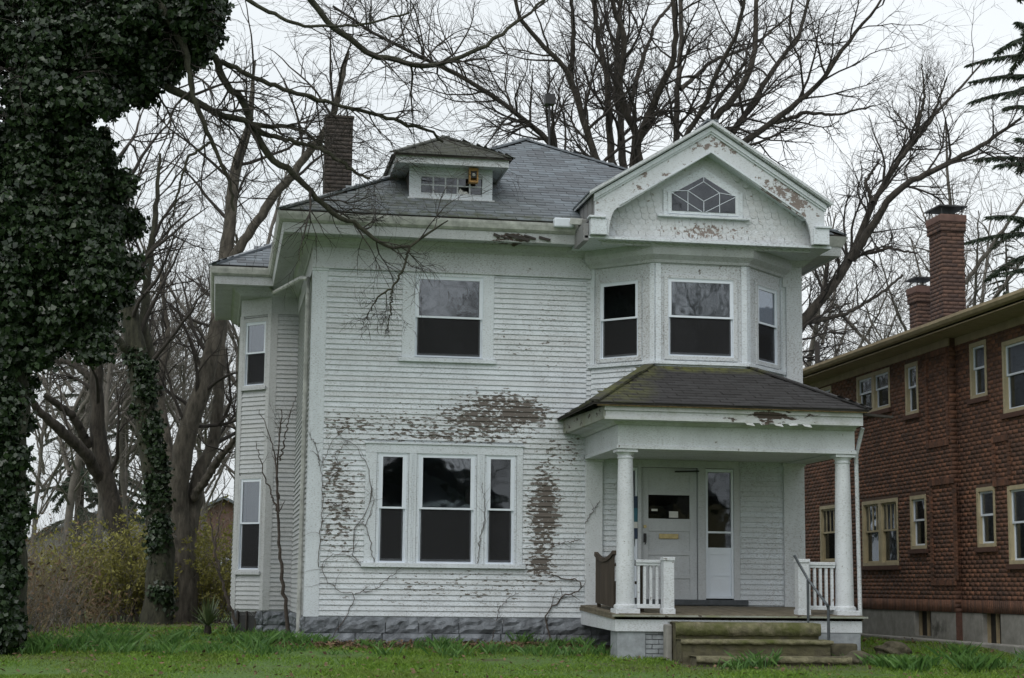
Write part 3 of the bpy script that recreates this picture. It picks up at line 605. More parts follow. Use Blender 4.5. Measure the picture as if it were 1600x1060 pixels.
# fish-scale shingles
sp = [(-0.058, 0.16), (0.058, 0.16)] + [(0.058 * math.cos(a), 0.05 + 0.058 * math.sin(a) * 0.95) for a in [-(i * math.pi / 6) for i in range(0, 7)]]
sc_m = MB().add([(x, -0.016 if z < 0.1 else -0.004, z) for x, z in sp] + [(x, 0, z) for x, z in sp], [tuple(range(len(sp))), tuple(range(2 * len(sp) - 1, len(sp) - 1, -1))] + [(i, i + len(sp), (i + 1) % len(sp) + len(sp), (i + 1) % len(sp)) for i in range(len(sp))]).mesh('scale_shingle')
sc_m.materials.append(MATS['scale_paint'])
z, r = 6.24, 0
while z < 7.6:
    half = min(1.72, (7.80 - z) / 0.63 - 0.25)
    x = GX - half + (r % 2) * 0.06
    while x < GX + half:
        if not (5.36 < x < 6.74 and 6.66 < z + 0.05 < 7.14) and not (7.14 <= z + 0.05 and abs(x - 6.05) < (7.62 - z) / 0.62):
            o = bpy.data.objects.new('scale_shingle', sc_m); put(o, gable); fl = max(0.0, (6.5 - z)) * 0.35
            o.location = (x, GY - 0.004 - fl * 0.3, z); o.rotation_euler = (random.uniform(-0.03, 0.03) - fl * 0.8, random.uniform(-0.03, 0.03), 0)
        x += 0.12
    z += 0.098; r += 1
# attic window: casing, leaded panes
def gp(x, y): return fxy(860 + x / 3.3333, 180 + y / 3.3333, GY)
cz = MB().prism(FG, [(5.40, 6.72), (6.70, 6.72), (6.70, 7.13), (6.05, 7.52), (5.40, 7.13)], 0.0, 0.03)
cz.obj('attic_window_casing', 'trim', gable)
MB().prism(FG, [(5.47, 6.745), (6.63, 6.745), (6.63, 7.095), (6.05, 7.43), (5.47, 7.095)], 0.0301, 0.048).obj('attic_window_frame', 'trim', gable)
MB().prism(FG, gl_, 0.0482, 0.052).obj('attic_window_backing', 'room', gable)
wc_, zb = 6.05, 6.79
C_ = lambda u, v: (5.53 + u * 1.04, 6.79 + v * 0.57)
dia = [C_(.5, .86), C_(.25, .58), C_(.5, .30), C_(.75, .56)]
quads = [[C_(.5, 1), C_(0, .47), C_(0, .55), C_(.25, .58), C_(.5, .86)], [C_(.5, 1), C_(.5, .86), C_(.75, .56), C_(1, .5), C_(1, .47)], dia,
         [C_(0, .47), C_(.25, .55), C_(.25, .30), C_(0, .5)], [C_(0, 0), C_(.25, 0), C_(.25, .30), C_(0, .47)], [C_(.25, 0), C_(.5, 0), C_(.5, .30), C_(.25, .58)], [C_(.5, 0), C_(.75, 0), C_(.75, .56), C_(.5, .30)], [C_(.75, 0), C_(1, 0), C_(1, .47), C_(.75, .56)]]
MB().prism(FG, gl_, 0.0525, 0.055).obj('attic_window_pane', 'glass_lead', gable)
for (p, q) in (((.5, 1), (.5, .86)), ((.5, .86), (.25, .58)), ((.25, .58), (.5, .30)), ((.5, .30), (.75, .56)), ((.75, .56), (.5, .86)), ((.25, .58), (.25, 0)), ((.5, .30), (.5, 0)), ((.75, .56), (.75, 0)), ((0, .55), (.25, .58)), ((0, .5), (.47, 0)), ((1, .5), (.75, .56)), ((1, .46), (.53, 0))):
    (a0, z0), (a1, z1) = C_(*p), C_(*q)
    MB().bar((a0, GY - 0.058, z0), (a1, GY - 0.058, z1), 0.008, 0.016, up=(0, 1, 0)).obj('attic_window_bar', 'vinyl', gable)
MB().box(5.30, 6.80, GY - 0.09, GY, 6.685, 6.722).obj('attic_window_sill', 'trim', gable, 0.004)
# rake boards with the curved feet
rk = [(GX, 8.10), (4.24, 6.93), (4.24, 6.62), (4.26, 6.30), (4.46, 6.30)] + [(4.46 + 0.17 * (i / 6) ** 2 + 0.02 * i / 6, 6.30 + 0.46 * math.sin(i / 6 * math.pi / 2)) for i in range(1, 7)] + [(GX, 7.70)]
rkr = [(2 * GX - a, z) for a, z in rk][::-1]
FR = Fr(0, -1.26, 0)
MB().prism(FR, rk, 0, 0.05).obj('rake_board', 'rake', gable); MB().prism(FR, rkr, 0, 0.05).obj('rake_board', 'rake', gable)
for s_ in (-1, 1):
    for (dz, wd, n1, m_) in ((0.0, 0.075, 0.10, 'trim'), (-0.075, 0.035, 0.075, 'trim'), (-0.385, 0.03, 0.07, 'trim')):
        e = 1.89; ex_ = e if dz > -0.3 else 1.48
        MB().prism(FR, [(GX, 8.12 + dz), (GX + s_ * ex_, 8.12 + dz - ex_ * 0.6257), (GX + s_ * ex_, 8.12 + dz - wd - ex_ * 0.6257), (GX, 8.12 + dz - wd)][::s_], 0.05, n1).obj('rake_moulding', m_, gable)
    # rake soffit back to the scaled face
    MB().add([(GX, -1.26, 7.72), (GX + s_ * 1.6, -1.26, 6.72), (GX + s_ * 1.6, GY, 6.72), (GX, GY, 7.72), (GX, -1.26, 7.76), (GX + s_ * 1.6, -1.26, 6.76), (GX + s_ * 1.6, GY, 6.76), (GX, GY, 7.76)], BOXF).obj('rake_soffit', 'trim', gable)
    xs = GX + s_ * 1.70
    MB().box(min(xs, xs + s_ * 0.17), max(xs, xs + s_ * 0.17), -1.255, 0.3, 6.32, 6.95).obj('gable_side', 'grey_boards', gable)
    MB().box(min(xs - s_ * .02, xs + s_ * 0.24), max(xs - s_ * .02, xs + s_ * 0.24), -1.34, -1.20, 6.30, 6.56).box(min(xs, xs + s_ * 0.27), max(xs, xs + s_ * 0.27), -1.37, -1.18, 6.561, 6.60).obj('cornice_return', 'trim', gable, 0.01)
    for k in range(3): MB().box(min(xs + s_ * .172, xs + s_ * 0.19), max(xs + s_ * .172, xs + s_ * 0.19), -1.15 + k * .3, -0.9 + k * .3, 6.60, 6.9).obj('side_board', 'grey_boards', gable)
MB().box(4.1, 8.12, -1.22, -0.0, 6.262, 6.30).obj('gable_soffit', 'trim', gable)
MB().box(4.08, 4.16, -1.22, -0.5, 6.22, 6.50).obj('return_end', 'grey_boards', gable)
MB().box(3.72, 4.04, -0.70, -0.55, 6.53, 6.68).obj('flashing_box', 'vinyl', house, 0.02)
MB().bar((4.0, -0.72, 6.62), (4.14, -0.98, 6.56), 0.1, 0.1).obj('downspout_elbow', 'gutter_metal', house, 0.01)
gL = [(GX, -1.42, 8.19), (4.16, -1.42, 6.97), (4.16, 0.05, 6.97), (GX, 2.2, 8.19)]; gR = [(2 * GX - p[0], p[1], p[2]) for p in gL]
gr = MB().slab(gL, 0.05).slab(gR, 0.05).obj('gable_roof', 'trim_weathered', gable)
shingles('gable_shingles', gL, gL[1], gL[2], 'roof_shingle', gable); shingles('gable_shingles', gR, gR[1], gR[2], 'roof_shingle', gable)

MB().bar((GX, -1.43, 8.2), (GX, 2.2, 8.2), 0.2, 0.03).obj('ridge_cap', 'roof_shingle', gable)
for s_ in (-1, 1): MB().prism(Fr(0, -1.42, 0), [(GX, 8.205), (GX + s_ * 1.98, 6.966), (GX + s_ * 1.98, 6.92), (GX, 8.155)][::s_], 0.0, 0.02).obj('drip_edge', 'trim_weathered', gable)
# ================================================================== PORCH
porch = MB(); PF = 0.50; PB = 0.60; PY = -2.45; PX0, PX1 = 4.30, 8.08
def pz(y): return PB + (PF - PB) * (y / PY)
nb_ = 20
porch_root = MB().add([(PX0, 0, PB - 0.03), (PX1, 0, PB - 0.03), (PX1, PY + .02, PF - 0.03), (PX0, PY + .02, PF - 0.03), (PX0, 0, PB - 0.08), (PX1, 0, PB - 0.08), (PX1, PY + .02, PF - 0.08), (PX0, PY + .02, PF - 0.08)], [(0, 1, 2, 3), (7, 6, 5, 4), (0, 4, 5, 1), (1, 5, 6, 2), (2, 6, 7, 3), (3, 7, 4, 0)]).obj('porch', 'deck_wood', house)
nbd = 42
for i in range(nbd):
    a, b = PX0 + (PX1 - PX0) * i / nbd + 0.002, PX0 + (PX1 - PX0) * (i + 1) / nbd - 0.002; dz = random.uniform(-0.004, 0.004); yy = PY - random.uniform(0.0, 0.03)
    MB().add([(a, -0.09, PB + dz), (b, -0.09, PB + dz), (b, yy, PF + dz), (a, yy, PF + dz), (a, -0.09, PB - 0.028), (b, -0.09, PB - 0.028), (b, yy, PF - 0.028), (a, yy, PF - 0.028)], [(0, 1, 2, 3), (7, 6, 5, 4), (0, 4, 5, 1), (1, 5, 6, 2), (2, 6, 7, 3), (3, 7, 4, 0)]).obj('floorboard', 'deck_wood', porch_root)
MB().box(PX0 + 0.02, PX1 - 0.02, PY + 0.02, PY + 0.05, 0.25, 0.455).obj('skirt_board', 'porch_paint', porch_root, 0.004)
MB().add([(PX0 + .02, 0, .30), (PX0 + .05, 0, .30), (PX0 + .05, PY + .05, .25), (PX0 + .02, PY + .05, .25), (PX0 + .02, 0, .53), (PX0 + .05, 0, .53), (PX0 + .05, PY + .05, .455), (PX0 + .02, PY + .05, .455)], BOXF).obj('skirt_board', 'porch_paint', porch_root)
MB().box(PX1 - .05, PX1 - .02, PY + .05, 0, .26, .5).obj('skirt_board', 'porch_paint', porch_root)
MB().box(PX0 - 0.03, PX1 + 0.05, PY - 0.045, PY + 0.0, 0.462, 0.488).obj('deck_nosing', 'mossy_wood', porch_root)
pier = MB().box(4.36, 4.78, -2.40, -1.95, -0.4, 0.249).obj('pier', 'painted_brick', porch_root, 0.01)
def bricks_one(x0, x1, y, z0, z1, parent, bl=0.2, bh=0.068):
    z = z0; r = 0
    while z < z1 - 0.03:
        a = x0 - (r % 2) * bl / 2
        while a < x1:
            p, q = max(x0, a), min(x1, a + bl - 0.01)
            if q - p > 0.03: MB().box(p, q, y - random.uniform(0.0, 0.012), y + 0.08, z, min(z1, z + bh - 0.009)).obj('brick', 'painted_brick', parent, 0.003)
            a += bl
        z += bh; r += 1
bricks_one(4.785, 5.16, -2.38, -0.2, 0.249, pier)
MB().box(4.79, 5.15, -2.30, -1.95, -0.4, 0.245).obj('pier_core', 'mortar', pier)
MB().box(7.30, 8.04, -2.42, -1.95, -0.4, 0.249).obj('pier', 'painted_brick', porch_root, 0.01)
MB().box(7.52, 7.92, -2.62, -2.43, -0.4, 0.10).obj('pier_footing', 'step_concrete', porch_root, 0.03)
# concrete steps
for i, (x0, x1, y0, y1, z1) in enumerate(((5.13, 7.26, -2.80, -2.40, 0.385), (5.12, 7.32, -3.12, -2.805, 0.15), (5.24, 7.45, -3.50, -3.125, -0.075))):
    bm = bmesh.new(); bmesh.ops.create_cube(bm, size=1)
    bmesh.ops.scale(bm, vec=(x1 - x0, y1 - y0, z1 + 0.45), verts=bm.verts); bmesh.ops.translate(bm, vec=((x0 + x1) / 2, (y0 + y1) / 2, (z1 - 0.45) / 2), verts=bm.verts)
    bmesh.ops.subdivide_edges(bm, edges=bm.edges, cuts=14, use_grid_fill=True)
    bmesh.ops.bevel(bm, geom=[e for e in bm.edges if e.calc_face_angle(0) > 1], offset=0.015, segments=2, affect='EDGES')
    for v in bm.verts: v.co += Vector((random.uniform(-1, 1), random.uniform(-1, 1), random.uniform(-1, 1))) * 0.006 - Vector((0, 0, 0.012 * math.sin(v.co.x * 2.1 + i)))
    m = bpy.data.meshes.new('step'); bm.to_mesh(m); bm.free(); m.materials.append(MATS['step_concrete']); put(bpy.data.objects.new('step', m), porch_root)
for (x0, x1, y0, y1, z1, th) in ((5.13, 7.26, -2.80, -2.40, 0.385, .17), (5.12, 7.33, -3.12, -2.78, 0.15, .05), (5.24, 7.46, -3.50, -3.10, -0.075, .07)):
    V = []; Q = []; nx_ = 40
    for i in range(nx_ + 1):
        x = x0 - .02 + (x1 - x0 + .04) * i / nx_; j = [random.uniform(-.008, .008) for _ in range(4)]
        V += [(x, y1, z1 + .012), (x, y0 - .025 + j[0] * 1.5, z1 + .008 + j[1]), (x, y0 - .045 + j[2], z1 - th * .4), (x, y0 - .038 + j[0], z1 - th + j[3] * 1.6), (x, y0 + .02, z1 - th - .005)]
        if i: Q += [((i - 1) * 5 + k, (i - 1) * 5 + k + 1, i * 5 + k + 1, i * 5 + k) for k in range(4)]
    np_obj('tread', V, Q, 'tread', porch_root, True)
MB().box(5.03, 5.12, -2.62, -2.43, -0.4, 0.36).obj('step_cheek', 'concrete', porch_root, 0.02)
# columns
for cx_ in (4.53, 7.89):
    zb = 0.50; prof = [(0.10, zb + 0.07), (0.165, zb + 0.075), (0.172, zb + 0.10), (0.165, zb + 0.125), (0.14, zb + 0.14), (0.138, zb + 0.17)]
    prof += [(0.137 - 0.028 * (i / 10) ** 1.6, zb + 0.17 + (2.76 - zb - 0.17) * i / 10) for i in range(11)] + [(0.12, 2.765), (0.122, 2.785), (0.112, 2.79), (0.112, 2.81), (0.135, 2.84), (0.14, 2.85)]
    c_ = MB().lathe(cx_, -2.17, prof, 28).obj('column', 'porch_paint', porch_root, smooth=True)
    MB().box(cx_ - 0.18, cx_ + 0.18, -2.35, -1.99, zb - 0.01, zb + 0.074).obj('plinth', 'porch_paint', c_, 0.008)
    MB().box(cx_ - 0.155, cx_ + 0.155, -2.325, -2.015, 2.851, 2.898).obj('abacus', 'porch_paint', c_, 0.006)
# entablature, fascia, gutter
EN = [(4.38, 0.0), (4.38, -2.33), (8.03, -2.33), (8.03, 0.0)]
sweep(MB(), EN, [(0, 2.90), (0.02, 2.90), (0.02, 2.95), (0, 2.96), (0, 3.25), (-0.32, 3.25), (-0.32, 2.90)]).obj('entablature', 'porch_paint', porch_root)
MB().box(4.72, 7.70, -2.0, 0, 2.92, 2.95).obj('porch_ceiling', 'porch_paint', porch_root)
sweep(MB(), [(4.38, 0), (4.38, -2.33), (8.03, -2.33)], [(0, 3.251), (0.05, 3.251), (0.09, 3.29), (0.26, 3.30), (0.26, 3.34), (0, 3.34)]).obj('porch_soffit', 'porch_fascia', porch_root)
MB().box(4.13, 8.06, -2.615, -2.585, 3.305, 3.49).obj('porch_fascia', 'porch_fascia', porch_root)
MB().box(4.11, 8.05, -2.635, -2.616, 3.30, 3.345).box(4.11, 8.05, -2.64, -2.616, 3.43, 3.49).obj('fascia_moulding', 'porch_fascia', porch_root)
MB().add([(4.02, 0, 3.30), (4.13, 0, 3.30), (4.13, -2.6, 3.305), (4.10, -2.6, 3.305), (4.02, 0, 3.52), (4.13, 0, 3.52), (4.13, -2.6, 3.49), (4.10, -2.6, 3.49)], BOXF).obj('porch_side_fascia', 'mossy_wood', porch_root)
MB().box(4.0, 8.10, -2.70, -2.60, 3.491, 3.515).box(4.0, 8.10, -2.705, -2.69, 3.515, 3.53).obj('porch_gutter', 'rust', porch_root)
MB().bar((8.06, -2.64, 3.47), (8.52, -2.60, 3.445), 0.1, 0.035).obj('broken_gutter', 'dark_edge', porch_root)
for i in range(5):
    x = 6.2 + i * 0.22; MB().add([(x, -2.618, 3.33), (x + .13, -2.618, 3.325), (x + .17, -2.66, 3.25 + .03 * (i % 2)), (x + .05, -2.65, 3.27), (x, -2.61, 3.34), (x + .13, -2.61, 3.335), (x + .17, -2.655, 3.255 + .03 * (i % 2)), (x + .05, -2.645, 3.275)], BOXF).obj('peeling_strip', 'porch_fascia', porch_root)
pt0, pt1 = (5.22, -0.88, 4.33), (6.92, -0.88, 4.33); pe0, pe1 = (3.93, -2.72, 3.54), (8.12, -2.72, 3.54); pb0, pb1 = (3.93, 0.0, 3.54), (8.12, 0.0, 3.54); pw0, pw1 = (4.6, -0.02, 4.1), (7.7, -0.02, 4.1)
ppl = [([pe0, pe1, pt1, pt0], pe0, pe1), ([pb0, pe0, pt0, (5.22, -0.0, 4.33)], pb0, pe0), ([pe1, pb1, (6.92, 0, 4.33), pt1], pe1, pb1)]
prf = MB()
for pl, a_, b_ in ppl: prf.slab(pl, 0.035)
prf = prf.obj('porch_roof', 'dark_edge', porch_root)
for pl, e0, e1 in ppl: shingles('porch_shingles', pl, e0, e1, 'porch_shingle', porch_root, 0.135, 0.30, 0.012)
for p, q in ((pe0, pt0), (pe1, pt1)): MB().bar((p[0], p[1], p[2] + .02), (q[0], q[1], q[2] + .02), 0.16, 0.025).obj('hip_cap', 'porch_shingle', porch_root)
# railings
def rail(x0, x1, n, y=-2.17):
    z0 = 0.64
    r_ = MB().box(x0, x1, y - 0.05, y + 0.05, 1.24, 1.285).box(x0, x1, y - 0.035, y + 0.035, 1.20, 1.24).box(x0, x1, y - 0.04, y + 0.04, z0 - 0.06, z0).obj('railing', 'porch_paint', porch_root, 0.004)
    for i in range(n):
        x = x0 + (x1 - x0) * (i + 0.5) / n
        MB().box(x - 0.02, x + 0.02, y - 0.02, y + 0.02, z0, 1.2).obj('baluster', 'porch_paint', r_)
rail(4.68, 5.05, 4); rail(7.29, 7.74, 5)
for x0, x1 in ((5.06, 5.22), (7.11, 7.28)):
    n_ = MB().box(x0, x1, -2.36, -2.19, 0.5, 1.27).obj('newel_post', 'porch_paint', porch_root, 0.006)
    MB().box(x0 - 0.012, x1 + 0.012, -2.375, -2.175, 1.271, 1.325).obj('newel_cap', 'porch_paint', n_, 0.008); MB().box(x0 - 0.015, x1 + 0.015, -2.375, -2.175, 0.49, 0.58).obj('newel_base', 'porch_paint', n_, 0.006)
MB().tube([onY(1241, 868, -2.45), onY(1262, 905, -2.55), onY(1292, 945, -2.95), onY(1293, 948, -3.0)], 0.02).obj('handrail', 'pipe_metal', porch_root, smooth=True)
a_ = onY(1262, 905, -2.55); b_ = onY(1292, 945, -2.95)
MB().tube([(a_[0], -2.55, 0.36), (a_[0], -2.55, a_[2])], 0.02).obj('handrail_post', 'pipe_metal', porch_root, smooth=True)
MB().tube([(b_[0] + .02, -2.95, -0.1), (b_[0] + .02, -2.95, b_[2])], 0.022).obj('handrail_post', 'pipe_metal', porch_root, smooth=True)
# downspout at the right column
MB().tube([(8.16, -2.33, 3.3), (8.10, -2.2, 2.9), (8.12, -2.2, 0.5)], 0.032).obj('downspout', 'trim_weathered', house, smooth=True)
# bench along the left side of the porch, back turned outwards
be = thing('porch_bench', 'dark brown slatted wooden bench behind the left porch column', 'bench', (4.6, -1.2, 0.55))
by0, by1 = -1.98, -0.72
def zc(y): u = (y - by0) / (by1 - by0); return 1.29 + 0.10 * (2 * u - 1) ** 2
for i in range(15):
    y = by0 + 0.05 + (by1 - by0 - 0.1) * i / 14
    MB().box(4.40, 4.42, y - 0.034, y + 0.034, pz(y) + 0.07, zc(y) - 0.03).obj('slat', 'bench_wood', be)
cr = MB()
for i in range(10):
    ya, yb = by0 + (by1 - by0) * i / 10, by0 + (by1 - by0) * (i + 1) / 10; cr.bar((4.41, ya, zc(ya)), (4.41, yb, zc(yb)), 0.06, 0.06)
cr.obj('crest_rail', 'bench_wood', be)
MB().box(4.42, 4.88, by0 + .05, by1 - .05, 0.93, 0.97).obj('seat', 'bench_wood', be)
for y in (by0 + .06, by1 - .06):
    MB().box(4.42, 4.47, y - .03, y + .03, pz(y) + .003, 0.929).obj('leg', 'bench_wood', be); MB().box(4.82, 4.87, y - .03, y + .03, pz(y) + .003, 1.2).obj('leg', 'bench_wood', be); MB().box(4.42, 4.9, y - .035, y + .035, 1.2, 1.23).obj('arm', 'bench_wood', be)
# --- door, sidelights
dfr = MB().box(4.98, 5.02, -0.05, 0, 0.62, 2.90).box(5.24, 5.30, -0.05, 0, 0.62, 2.80).box(6.235, 6.36, -0.055, 0, 0.62, 2.80).box(6.83, 6.93, -0.05, 0, 0.62, 2.90).box(4.98, 6.93, -0.052, 0, 2.80, 2.92).obj('door_frame', 'door_paint', house, 0.004)
dr = MB().box(5.305, 6.23, 0.02, 0.06, 0.70, 2.795)
door = dr.obj('entry_door', 'door_paint', house)
F_ = Fr(0, 0.02, 0)
def rails(a0, a1, zs, n):       # stiles and rails proud of the panels
    m = MB().fbox(F_, a0, a0 + 0.12, 0, n, 0.70, 2.795).fbox(F_, a1 - 0.12, a1, 0, n, 0.70, 2.795)
    for z0, z1 in zs: m.fbox(F_, a0 + 0.12, a1 - 0.12, 0, n, z0, z1)
    return m
rails(5.305, 6.23, [(0.70, 0.84), (1.03, 1.10), (1.40, 1.47), (1.78, 1.98), (2.36, 2.44), (2.68, 2.795)], 0.018).obj('stiles', 'door_paint', door, 0.003)
MB().box(5.42, 6.115, 0.014, 0.018, 1.98, 2.36).obj('pane', 'glass_dark', door); MB().box(5.42, 6.115, 0.0185, 0.0195, 1.98, 2.36).obj('pane_backing', 'room', door)
MB().box(5.48, 5.58, 0.0125, 0.0135, 2.10, 2.135).obj('sticker', 'paper', door); MB().box(5.77, 5.92, 0.0125, 0.0135, 2.0, 2.1).obj('sticker', 'paper', door)
MB().box(5.60, 5.92, -0.012, 0.002, 1.66, 1.74).obj('mail_slot', 'brass', door, 0.006)
MB().box(5.345, 5.39, -0.012, 0.002, 1.60, 1.74).tube([(5.368, -0.01, 1.72), (5.368, -0.06, 1.70), (5.368, -0.06, 1.60), (5.368, -0.01, 1.57)], 0.009, 6).obj('handle', 'black_metal', door)
MB().tube([(5.365, 0.0, 1.85), (5.365, -0.03, 1.85)], 0.026, 12).obj('lock', 'brass', door)
MB().bar((5.85, -0.06, 2.735), (6.25, -0.06, 2.75), 0.03, 0.025).obj('door_closer', 'black_metal', door)
for x0, x1, nm in ((6.365, 6.825, 'sidelight'), (5.025, 5.235, 'sidelight')):
    sd = MB().box(x0, x0 + 0.035, -0.04, 0.03, 0.72, 2.79).box(x1 - 0.035, x1, -0.04, 0.03, 0.72, 2.79).box(x0 + 0.035, x1 - 0.035, -0.04, 0.03, 2.74, 2.79).box(x0 + .035, x1 - .035, -0.04, 0.03, 1.76, 1.79).box(x0 + .035, x1 - .035, -.04, .03, .72, .76).box(x0 + .036, x1 - .036, -.004, .03, .76, 1.53).box(x0 + .036, x1 - .036, -.014, .03, 1.08, 1.10).box(x0 + .036, x1 - .036, -.014, .03, 1.42, 1.53).obj(nm, 'vinyl', house)
    MB().box(x0 + .035, x1 - .035, 0.0, 0.004, 1.53, 2.74).obj('pane', 'glass_dark', sd)
    MB().box(x0 + .035, x1 - .035, 0.05, 0.06, 2.36, 2.74).obj('blind', 'curtain', sd)
MB().box(4.98, 7.05, -0.10, 0.0, 0.615, 0.70).obj('threshold', 'pipe_metal', house, 0.004)
sg = thing('notice_panel', 'navy and teal striped notice beside the front door', 'notice', (5.13, -0.05, 1.65))
for z0, z1, mt in ((2.14, 2.33, 'sign_navy'), (1.92, 2.14, 'sign_teal'), (1.82, 1.92, 'paper'), (1.65, 1.82, 'sign_navy')): MB().box(5.04, 5.235, -0.052, -0.042, z0, z1).obj('stripe', mt, sg)
# --- downspout on the left corner, side wires
MB().tube([(-0.62, 4.75, 6.42), (-0.5, 4.7, 6.2), (-0.16, 1.1, 5.86), (-0.075, 0.55, 5.75), (-0.075, 0.5, 5.5), (-0.075, 0.5, 0.0)], 0.04).obj('downspout', 'gutter_metal', house, smooth=True)

# ================================================================== BRICK HOUSE NEXT DOOR
bh = thing('brick_house', 'dark red brick two-storey house with tan window frames on the right', 'house', (11.5, 5, 0))
XN, XF, YJ, YE = 11.50, 11.38, 1.75, 18.0
FN = Fr(XN, YJ, -90); FF = Fr(XF, YE, -90)
def bw(px0, py0, px1, py1, X, F):     # pixel rectangle on the wall -> (a0,a1,z0,z1)
    a = onX(px0, (py0 + py1) / 2, X); b = onX(px1, (py0 + py1) / 2, X); xm = (px0 + px1) / 2
    return (F.y - a[1], F.y - b[1], onX(xm, py1, X)[2], onX(xm, py0, X)[2])
wins_n = [bw(1567, 524, 1640, 640, XN, FN), bw(1516, 534, 1542, 622, XN, FN), bw(1576, 755, 1650, 881, XN, FN), bw(1527, 761, 1556, 855, XN, FN)]
wins_f = [bw(1339, 582, 1391, 644, XF, FF), bw(1415, 567, 1435, 648, XF, FF), bw(1348, 781, 1404, 884, XF, FF), bw(1423, 774, 1448, 858, XF, FF), bw(1282, 790, 1308, 880, XF, FF), bw(1276, 606, 1300, 662, XF, FF)]
base_n = [bw(1535, 958, 1564, 1006, XN, FN)]; base_f = [bw(1429, 955, 1455, 994, XF, FF)]
ZW = 5.36
def bwall(F, L, wins, base, parent):
    wl = sheet(MB(), F, 0, L, 0.52, ZW, wins, 0.3).obj('brick_wall', 'brick_mortar', parent)
    V = []; Q = []; bl, bhh = 0.215, 0.0755; z = 0.74; r = 0
    def one(p, q, z0, z1, d=None):
        k = len(V); d = d if d is not None else 0.002 + random.uniform(0, 0.002)
        for zc_ in (z0, z1):
            for (u_, v_) in ((p, d), (q, d), (q, -0.02), (p, -0.02)): V.append(F(u_, v_, zc_))
        Q.extend(tuple(k + i for i in f) for f in BOXF)
    while z < ZW:
        for (lo, hi) in chains(0, L, [(w_[0], w_[1]) for w_ in wins if z + 0.065 > w_[2] - 0.005 and z < w_[3] + 0.005]):
            a = lo - (r % 2) * bl / 2 if lo == 0 else lo - ((lo + (r % 2) * bl / 2) % bl)
            while a < hi:
                p, q = max(a, lo), min(a + bl - 0.008, hi)
                if q - p > 0.02: one(p, q, z, min(z + 0.0675, ZW))
                a += bl
        z += bhh; r += 1
    a = 0
    while a < L: one(a, min(a + 0.066, L), 0.52, 0.732, 0.016); a += 0.0755      # soldier course
    np_obj('brickwork', V, Q, 'brick', wl, kind='stuff')
    V2 = V; 
    sheet(MB(), F, 0, L, -0.4, 0.515, base, 0.3).obj('house_base', 'concrete', parent)
    for w_ in base:
        MB().fbox(F, w_[0], w_[1], -0.16, -0.14, w_[2], w_[3]).obj('basement_window', 'black_metal', parent)
        for (p_, q_) in ((w_[0], w_[0] + .04), (w_[1] - .04, w_[1]), ((w_[0] + w_[1]) / 2 - .02, (w_[0] + w_[1]) / 2 + .02)): MB().fbox(F, p_, q_, -0.139, -0.09, w_[2], w_[3]).obj('basement_window_frame', 'tan_soffit', parent)
    return wl
wn_ = bwall(FN, 7.0, wins_n, base_n, bh); wf_ = bwall(FF, YE - YJ, wins_f, base_f, bh)
def bwin(F, w_, parent, dbl=False, mun=None, cur=0.6):
    a0, a1, z0, z1 = w_
    W = MB().fbox(F, a0, a0 + 0.07, -0.14, 0.012, z0, z1).fbox(F, a1 - 0.07, a1, -0.14, 0.012, z0, z1).fbox(F, a0 + 0.07, a1 - 0.07, -0.14, 0.01, z1 - 0.07, z1).fbox(F, a0 + 0.07, a1 - 0.07, -0.14, 0.02, z0, z0 + 0.06)
    wo_ = W.obj('window', 'tan_paint', parent)
    lights = [(a0 + 0.07, a1 - 0.07)]
    if dbl: mid = (a0 + a1) / 2; MB().fbox(F, mid - 0.07, mid + 0.07, -0.13, 0.008, z0 + .06, z1 - .07).obj('mullion', 'tan_paint', wo_); lights = [(a0 + .07, mid - .07), (mid + .07, a1 - .07)]
    zm = (z0 + z1) / 2 + 0.02
    for (p, q) in lights:
        K = MB()
        for (lo, hi, n0) in ((zm, z1 - .07, -.06), (z0 + .06, zm + .04, -.09)):
            K.fbox(F, p, p + .03, n0, n0 + .03, lo, hi).fbox(F, q - .03, q, n0, n0 + .03, lo, hi).fbox(F, p + .03, q - .03, n0, n0 + .028, lo, lo + .035).fbox(F, p + .03, q - .03, n0, n0 + .028, hi - .035, hi)
            if mun and lo == zm:
                for i in range(1, mun): x = p + (q - p) * i / mun; K.fbox(F, x - .012, x + .012, n0 + .006, n0 + .026, lo, hi)
            MB().fbox(F, p + .025, q - .025, n0 + .01, n0 + .014, lo, hi).obj('pane', 'glass' if lo == zm else 'glass_dark', wo_)
        K.obj('sash', 'tan_paint' if mun else 'vinyl', wo_)
        if cur: MB().fbox(F, p, q, -.2, -.19, z1 - (z1 - z0) * cur, z1).obj('curtain', 'curtain', wo_)
    MB().fbox(F, a0 - .06, a1 + .06, -.02, .05, z0 - .085, z0 - .002).obj('brick_sill', 'brick_dark', wo_, .003)
for i, w_ in enumerate(wins_n): bwin(FN, w_, bh, cur=0.55 if i != 3 else 0, mun=None)
for i, w_ in enumerate(wins_f): bwin(FF, w_, bh, dbl=i in (0, 2), mun=4 if i in (2, 4) else None, cur=0.5 if i not in (3,) else 0)
MB().box(XN + .3, XN + 4, -4.9, YE - .4, 3.0, 3.1).box(XN + 1.6, XN + 1.7, -4.9, YE - .4, 0.0, 5.5).obj('room_partition', 'room', bh)
MB().box(XF + .004, XN + .3, YJ - .012, YJ + 0.3, -0.4, ZW).obj('wall_return', 'brick_dark', bh)
brickbox(XF + .002, XN + .1, YJ - .016, YJ + .25, 0.52, ZW - .15, .215, .0755, .011, 'brick', 'brick_mortar', bh, 'return_brickwork')
MB().box(XN + .3, XN + 9, -5.2, -4.95, -.4, ZW).box(XF + .3, XN + 9, YE - .3, YE - .01, -.4, ZW).box(XN + 8.7, XN + 9, -4.9, YE - .4, -.4, ZW).obj('brick_wall', 'brick', bh)
